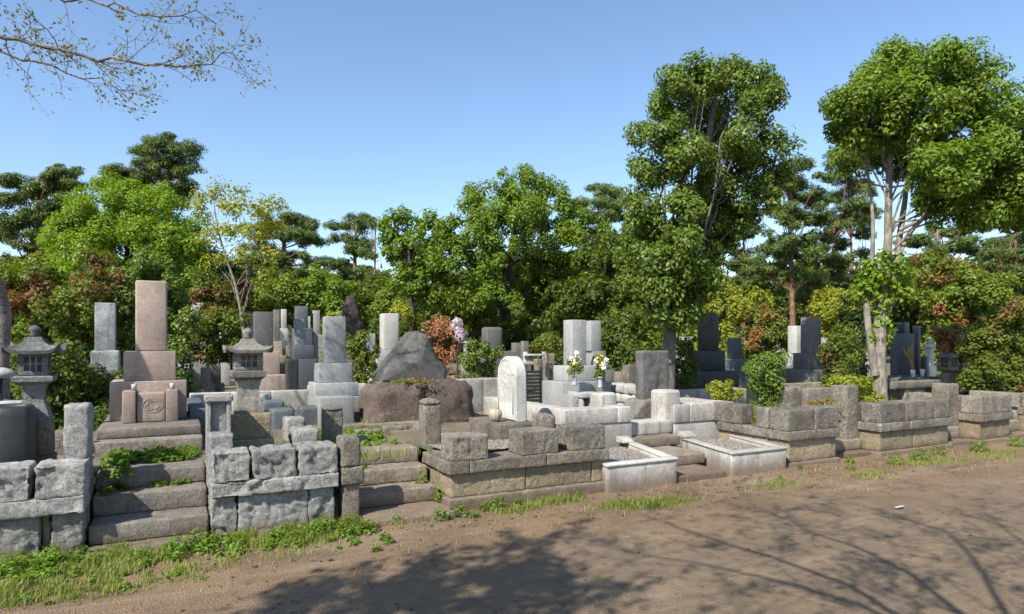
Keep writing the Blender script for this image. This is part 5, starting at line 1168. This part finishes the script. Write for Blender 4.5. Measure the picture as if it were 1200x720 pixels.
# small grey house at the right edge
X, Y = pd(1196, 26); s = 26/F
r = thing('house', 'grey roofed small house showing among the trees at the right edge', 'house', (X, Y, .4))
x0 = gx(1186, Y+3)
part('wall', rbox(x0, x0+5, Y, Y+3, .3, gz(372, X, Y), .01), M['concrete'], r)
part('roof', prism([(x0-.4, gz(373, X, Y)), (x0+5.4, gz(373, X, Y)), (x0+4, gz(346, X, Y)), (x0+1., gz(346, X, Y))], Y-.4, Y+3.2, 'y'), M['slate'], r)

# ---------------------------------------------------------------- cherry trees by the road
def twiggy(base, mains, d0, seed, r0, leafn, leafm, label, trunkpts, trad, leafsize=.05, nt=5, levels=3, tl=1., name='cherry_tree', dense=None, g0=1):
    rng = np.random.default_rng(seed); root = thing(name, label, 'tree', base, 'cherry trees by the road')
    tubes = [tube(trunkpts, trad, 10, seed, .12)]; tips = []
    def grow(p, dr, L, r, lev):
        n = 5; pts = [p]
        for i in range(n):
            dr = dr+rng.normal(size=3)*.17; dr[2] += .03; dr /= np.linalg.norm(dr); pts.append(pts[-1]+dr*L/n)
        tubes.append(tube(pts, np.linspace(r, r*.35, n+1), 5 if lev < 2 else 4, seed))
        tips.extend(pts[2:])
        if lev > 0:
            for k in range(nt):
                i = rng.integers(1, n+1); q = dr+rng.normal(size=3)*.75; q /= np.linalg.norm(q)
                grow(pts[i], q, L*rng.uniform(.35, .6), r*.5, lev-1)
    for pts, ra in mains:
        pts = np.array(pts, float); q = []
        for i in range(len(pts)-1):
            for t in (0, .5): q.append(pts[i]*(1-t)+pts[i+1]*t)
        q.append(pts[-1]); q = np.array(q); q[1:-1] += rng.normal(size=(len(q)-2, 3))*.03
        tubes.append(tube(q, np.linspace(ra, ra*.25, len(q)), 7, seed, .06))
        for i in range(g0, len(q)):
            for k in range(2 if i < len(q)-1 else 3):
                t = q[i]-q[i-1]; t /= np.linalg.norm(t); dv = t*.8+rng.normal(size=3)*.55; dv /= np.linalg.norm(dv)
                grow(q[i], dv, tl*rng.uniform(.5, 1.), ra*.3*(1-i/len(q)*.6), levels-1)
    part('trunk', merge(tubes), M['barkcherry'], root, smooth=True)
    tips = np.array(tips); k = rng.integers(0, len(tips), leafn)
    c = tips[k]+rng.normal(size=(leafn, 3))*.035; nn = rng.normal(size=(leafn, 3)); nn[:, 2] += .4; nn /= np.linalg.norm(nn, axis=1, keepdims=True)
    L_ = [quads(c, nn, leafsize, leafsize*.45, rng)]
    if dense: L_.append(crown(dense, .1, rng, .6, .5, .13, solid=.3))
    part('leaves', merge(L_), leafm, root)
    return root
D = 7.0
A = lambda px, py, dd=0: atd(px, py, D+dd)
tb = at(0, 452, 8.2); tb[2] = .4
stem = [tb, at(2, 410, 8.2), at(5, 370, 8.2), at(-4, 335, 8.1), at(-50, 260, 8.0), at(-110, 180, 7.8), at(-160, 110, 7.7)]
fk = np.array(stem[-2]); fk2 = np.array(stem[-1])
twiggy(tb, [([fk2, A(-70, 30), A(0, 40), A(47, 50, .1), A(95, 63, .1), A(132, 68, .2), A(174, 77, .2), A(211, 80, .3), A(248, 69, .3), A(272, 62, .3)], .027),
            ([fk, A(-70, 60, .3), A(0, 62, .3), A(42, 74, .3), A(79, 83, .2), A(121, 95, .2), A(158, 106, .2)], .019),
            ([fk2, A(-60, -50, .5), A(20, -20, .5), A(74, 0, .5), A(121, 5, .5), A(158, 16, .5), A(211, 18, .6), A(253, 28, .7)], .021),],
       D, 5, .05, 1500, GREEN['olive'], 'cherry tree at the left edge whose nearly bare branches reach across the top left sky', stem, [.085, .07, .065, .075, .09, .08, .06], leafsize=.05, nt=3, levels=2, tl=.62, g0=4)
# off camera trees beside the road that shade it
F2 = (.97, .2, 3.)
twiggy((1.2, -1.5, 0), [([F2, (.5, 1.0, 3.9), (-.1, 1.8, 4.6), (-.6, 2.5, 5.1)], .03), ([F2, (.2, .8, 4.0), (-.7, 1.4, 4.7), (-1.5, 1.9, 5.1)], .028),
        ([F2, (.9, .9, 4.2), (.5, 1.5, 4.9), (.2, 1.9, 5.4)], .028), ([F2, (1.5, .7, 4.0), (1.6, 1.1, 4.8), (1.2, 1.7, 5.4)], .026), ([F2, (1.6, .3, 3.9), (1.9, .7, 4.7), (2.2, 1.1, 5.3)], .024)],
       5, 6, .05, 3800, GREEN['olive'], 'bare branched cherry tree behind the viewer on the road side', [(1.2, -1.5, -.1), (1.15, -1.1, .9), (1.05, -.4, 2.), F2], [.17, .14, .11, .08], leafsize=.06, nt=4, levels=3, tl=1.15)
dn = [(np.array([gx_, gy_, 0])-np.array([.878, .459, 0])*z_+np.array([0, 0, z_]), (rx_, .42, .35)) for gx_, gy_, z_, rx_ in
      ((.1, 3.75, 5, .5), (-.5, 3.6, 5.1, .5), (.4, 3.4, 5., .5), (.9, 4.2, 5.1, .45), (1.5, 4.3, 4.9, .5), (2.1, 4.0, 5, .4), (1.1, 3.8, 5.2, .6), (1.8, 3.6, 5., .6), (.4, 3.8, 4.9, .6), (2.3, 3.5, 5.1, .4), (.9, 3.3, 5.2, .6))]
twiggy((-4.6, -1.2, 0), [([(-4.2, -.4, 2.6), (-3.8, .6, 3.8), (-3.2, 1.5, 4.8), (-2.4, 1.9, 5.2)], .07), ([(-4.2, -.4, 2.6), (-4.6, .6, 3.8), (-4.4, 1.3, 4.8)], .06)],
       5, 7, .05, 3000, GREEN['deep'], 'leafy tree left behind the viewer throwing the dense shade on the road', [(-4.6, -1.2, -.1), (-4.5, -.9, 1.), (-4.2, -.4, 2.6)], [.2, .16, .12], leafsize=.08, nt=3, levels=2, tl=.9, name='roadside_tree', dense=dn)

# ---------------------------------------------------------------- weeds and grass
def ground_z(x, y):
    return np.where(y < 5.75, gzf(x, y), .46)
def blades(x, y, z, h, rng, w=.006):
    n = len(x); a = rng.uniform(0, 2*pi, n); ln = rng.uniform(.1, .7, n)*h
    dx, dy = np.cos(a), np.sin(a); px, py = -dy*w, dx*w
    b0 = np.stack([x-px, y-py, z], 1); b1 = np.stack([x+px, y+py, z], 1)
    m0 = np.stack([x-px*.7+dx*ln*.35, y-py*.7+dy*ln*.35, z+h*.6], 1); m1 = np.stack([x+px*.7+dx*ln*.35, y+py*.7+dy*ln*.35, z+h*.6], 1)
    t0 = np.stack([x+dx*ln-px*.1, y+dy*ln-py*.1, z+h], 1); t1 = np.stack([x+dx*ln+px*.1, y+dy*ln+py*.1, z+h], 1)
    v = np.stack([b0, b1, m1, m0, t1, t0], 1).reshape(-1, 3); k = np.arange(n)[:, None]*6
    return v, np.vstack([k+[0, 1, 2, 3], k+[3, 2, 4, 5]])
rng = np.random.default_rng(21)
def scatter(n, x0, x1, y0, y1, fn):
    x = rng.uniform(x0, x1, n); y = rng.uniform(y0, y1, n); keep = rng.uniform(0, 1, n) < fn(x, y); return x[keep], y[keep]
def dens_grass(x, y):
    p = np.stack([x, y, x*0], 1)
    edge = 4.75+.0*x+np.clip(x+.4, 0, 3)*.32            # the verge narrows to the right
    edge = edge+fbm(p, 1.3, 9, 3)*.3-.1
    a = np.clip((y-edge)/.7, 0, 1)*np.where(x < 1.7, 1, .25)
    n = np.clip(fbm(p, 2.4, 31, 4)*1.5+.5, 0.06, 1)*np.clip(fbm(p, 9, 5, 2)*1.2+.6, .05, 1)
    n = np.where(x > 1.7, np.clip(fbm(p, 1.7, 77, 4)*2.2-.45, 0, 1)+.03, n)
    return a*n
x, y = scatter(150000, -2.6, 1.9, 4.3, 5.78, dens_grass)
x2, y2 = scatter(60000, 1.7, 13, 4.6, 5.72, dens_grass)
x = np.concatenate([x, x2]); y = np.concatenate([y, y2])
# distinct tufts
for cx_, cy_, rr, n in [(4.25, 5.12, .2, 1500), (3.9, 5.25, .15, 700), (.95, 5.5, .2, 1200), (5.9, 5.1, .15, 300), (7.4, 5.0, .2, 400), (2.9, 5.5, .12, 400), (3.4, 5.6, .15, 500), (8.8, 5.2, .3, 700), (10.3, 5.1, .4, 800)]:
    x = np.concatenate([x, rng.normal(cx_, rr, n)]); y = np.concatenate([y, np.minimum(5.7, rng.normal(cy_, rr*.4, n))])
h = rng.uniform(.015, .055, len(x))*(1+.8*np.clip((y-5.3)/.4, 0, 1))
print('blades', len(x))
x3, y3 = scatter(22000, -2.6, 1.9, 4.2, 5.75, dens_grass); x4, y4 = scatter(30000, -2.6, 10, 4.2, 5.75, lambda x, y: np.clip((y-4.4), 0, 1)*.12)
x3 = np.concatenate([x3, x4]); y3 = np.concatenate([y3, y4])
single('dry_grass', blades(x3, y3, gzf(x3, y3)-.003, rng.uniform(.01, .07, len(x3)), rng, .003), GREEN['dry'], 'straw coloured dry stalks mixed into the verge', 'dry grass', (0, 0, 0), kind='stuff')
single('grass', blades(x, y, gzf(x, y)-.003, h, rng, .0035), GREEN['grass'], 'short green grass on the verge along the foot of the walls', 'grass', (0, 0, 0), kind='stuff')
def leafy(cl, size, rng):
    C, Nn = [], []
    for x_, y_, z_, r_, h_ in cl:
        n = int(190*(r_/.1)**2*.6*(.035/size)**2)+12
        q = rng.normal(size=(n, 3)); q /= np.linalg.norm(q, axis=1, keepdims=True); q[:, 2] = abs(q[:, 2]); rad = rng.uniform(.15, 1, (n, 1))**.5
        C.append(np.array([x_, y_, z_])+q*rad*[r_, r_, h_]); m_ = q*.4+rng.normal(size=(n, 3))*.4+[0, 0, .7]; Nn.append(m_/np.linalg.norm(m_, axis=1, keepdims=True))
    return quads(np.vstack(C), np.vstack(Nn), size, size*.55, rng)
cl = []
for k in range(190):
    x_ = rng.uniform(-2.2, 1.55); y_ = 5.72-abs(rng.normal())*.4
    if fbm(np.array([[x_, y_, 0.]]), 1.6, 55, 3)[0] < -.15 and x_ > -.3: continue
    r_ = rng.uniform(.025, .1)*(1 if y_ > 5.3 else .5); cl.append((x_, min(y_, 5.7), .01, r_, r_*rng.uniform(.6, 1.5)))
for a, b, r_ in ((1.15, 5.62, .13), (1.35, 5.55, .12), (1.45, 5.45, .1), (.95, 5.66, .08), (.2, 5.62, .13), (.05, 5.55, .12), (-.75, 5.6, .14), (-.95, 5.55, .14), (2.15, 5.55, .09), (2.35, 5.6, .1), (2.62, 5.65, .07), (2.78, 5.66, .1), (3.0, 5.68, .06), (2.45, 5.48, .05), (1.75, 5.58, .06),
                 (3.7, 5.66, .06), (6.9, 5.6, .06), (7.9, 5.65, .08), (8.3, 5.3, .12), (8.9, 5.35, .14), (9.6, 5.5, .12), (10.4, 5.4, .15), (7.4, 5.3, .07), (6.2, 5.3, .05), (11.4, 5.4, .14)):
    cl.append((a, b, .01, r_, r_*1.3))
single('weeds', leafy(cl, .036, rng), GREEN['weed'], 'leafy green weeds crowding the foot of the granite walls', 'weeds', (0, 0, 0), kind='stuff')
# weeds inside the plots and on treads
cl = []
for k in range(60): cl.append((rng.uniform(-.5, .22), rng.uniform(6.95, 7.5), .47, rng.uniform(.05, .1), rng.uniform(.05, .12)))
for k in range(14): cl.append((rng.uniform(-.5, -.3), rng.uniform(6.2, 6.7), .5 if k % 2 else .37, .06, .07))
for k in range(9): cl.append((rng.uniform(-.45, .15), rng.uniform(6.36, 6.41), .366, .045, .05))
for k in range(120):
    x_ = rng.uniform(1.35, 2.7); y_ = rng.uniform(7.0, 8.3)
    if fbm(np.array([[x_, y_, 0.]]), 2, 12, 3)[0] > -.25: cl.append((x_, y_, .45, rng.uniform(.05, .1), rng.uniform(.04, .1)))
for k in range(30): cl.append((rng.uniform(.45, 1.0), rng.uniform(6.2, 6.6), .46, rng.uniform(.05, .09), rng.uniform(.06, .14)))
for k in range(26): cl.append((rng.uniform(2.3, 3.3), rng.uniform(8.3, 8.55), .45, rng.uniform(.05, .1), rng.uniform(.06, .12)))
for k in range(90): cl.append((rng.uniform(6.9, 9.5), rng.uniform(7.3, 8.5), .45, rng.uniform(.06, .14), rng.uniform(.05, .12)))
for k in range(40): cl.append((rng.uniform(8.8, 12), rng.uniform(6.5, 7.5), .45, rng.uniform(.06, .14), rng.uniform(.05, .14)))
for k in range(60): cl.append((rng.uniform(-.2, 4), rng.uniform(9.4, 12.8), .45, rng.uniform(.08, .18), rng.uniform(.05, .16)))
cl += [(7.12, 6.45, .46, .12, .18), (7.95, 6.2, .25, .05, .1), (2.2, 6.2, .2, .06, .13), (1.7, 6.5, .345, .05, .04), (2.28, 5.95, .06, .06, .17)]
single('plot_weeds', leafy(cl, .045, rng), GREEN['weed'], 'green ground weeds spreading inside the grave plots and over stair treads', 'weeds', (0, 0, 0), kind='stuff')
x, y = scatter(26000, .4, 13, 6.3, 9., lambda x, y: np.clip(fbm(np.stack([x, y, x*0], 1), 1.5, 4, 3)*1.5, 0, 1))
k = ~((x > 2.4) & (x < 7.0)); x, y = x[k], y[k]
single('plot_grass', blades(x, y, x*0+.45, rng.uniform(.04, .13, len(x)), rng, .005), GREEN['grass'], 'thin grass growing on the raised soil of the plots', 'grass', (0, 0, 0), kind='stuff')
# fallen leaves and stones
n = 1100; x = rng.uniform(-2.5, 9, n); y = 5.7-abs(rng.normal(size=n))*.55; k = y > 2; x, y = x[k], y[k]; nn = rng.normal(size=(len(x), 3))*.25+[0, 0, 1]; nn /= np.linalg.norm(nn, axis=1, keepdims=True)
single('fallen_leaves', quads(np.stack([x, y, gzf(x, y)+.008], 1), nn, .026, .016, rng), GREEN['dry'], 'dry fallen leaves scattered on the dirt at the edge of the verge', 'fallen leaves', (0, 0, 0), kind='stuff')
st = []
for k in range(1000):
    x_ = rng.uniform(-2, 10); y_ = 5.65-abs(rng.normal())*(.8 if k % 2 else 2.); s = rng.uniform(.003, .013)*(1.3 if y_ > 4.8 else .8)
    if y_ < 1.5: continue
    v, f = rbox(-s, s, -s*.8, s*.8, -s*.3, s*.5, s*.4); a = rng.uniform(0, 6); v = v@np.array([[cos(a), sin(a), 0], [-sin(a), cos(a), 0], [0, 0, 1]])+rng.normal(size=v.shape)*s*.12
    st.append((v+[x_, y_, float(gzf(np.array([x_]), np.array([y_]))[0])+s*.2], f))
single('road_pebbles', merge(st), M['mottled'], 'small loose stones scattered over the dirt road', 'pebbles', (0, 0, 0), kind='stuff')
# dry red leaves on the boulder and on the tuff wall
def drift(label, X, Y, Z, rx, ry, n, mt, seed):
    rng = np.random.default_rng(seed); c = np.stack([X+rng.normal(size=n)*rx, Y+rng.normal(size=n)*ry, Z+abs(rng.normal(size=n))*.02], 1)
    nn = rng.normal(size=(n, 3))*.5+[0, 0, .8]; nn /= np.linalg.norm(nn, axis=1, keepdims=True)
    single('leaf_litter', quads(c, nn, .05, .025, rng), mt, label, 'leaf litter', (0, 0, 0), kind='stuff')
p = at(482, 453, 8.9); drift('dry reddish leaves lying on the left brown boulder', p[0], 8.85, 1.03, .16, .1, 420, GREEN['red'], 1)
p = at(963, 476, 6.1); drift('dry reddish brown leaves on top of the lichen covered wall', p[0], 6.1, .75, .14, .05, 300, GREEN['red'], 2)
X, Y = pd(1055, 1.6*F/196)
single('litter_scrap', rbox(X-.06, X+.05, Y-.012, Y+.015, .01, .022, .002), M['white'], 'small pale flat scrap lying on the dirt road at the right', 'scrap', (X, Y, .02))
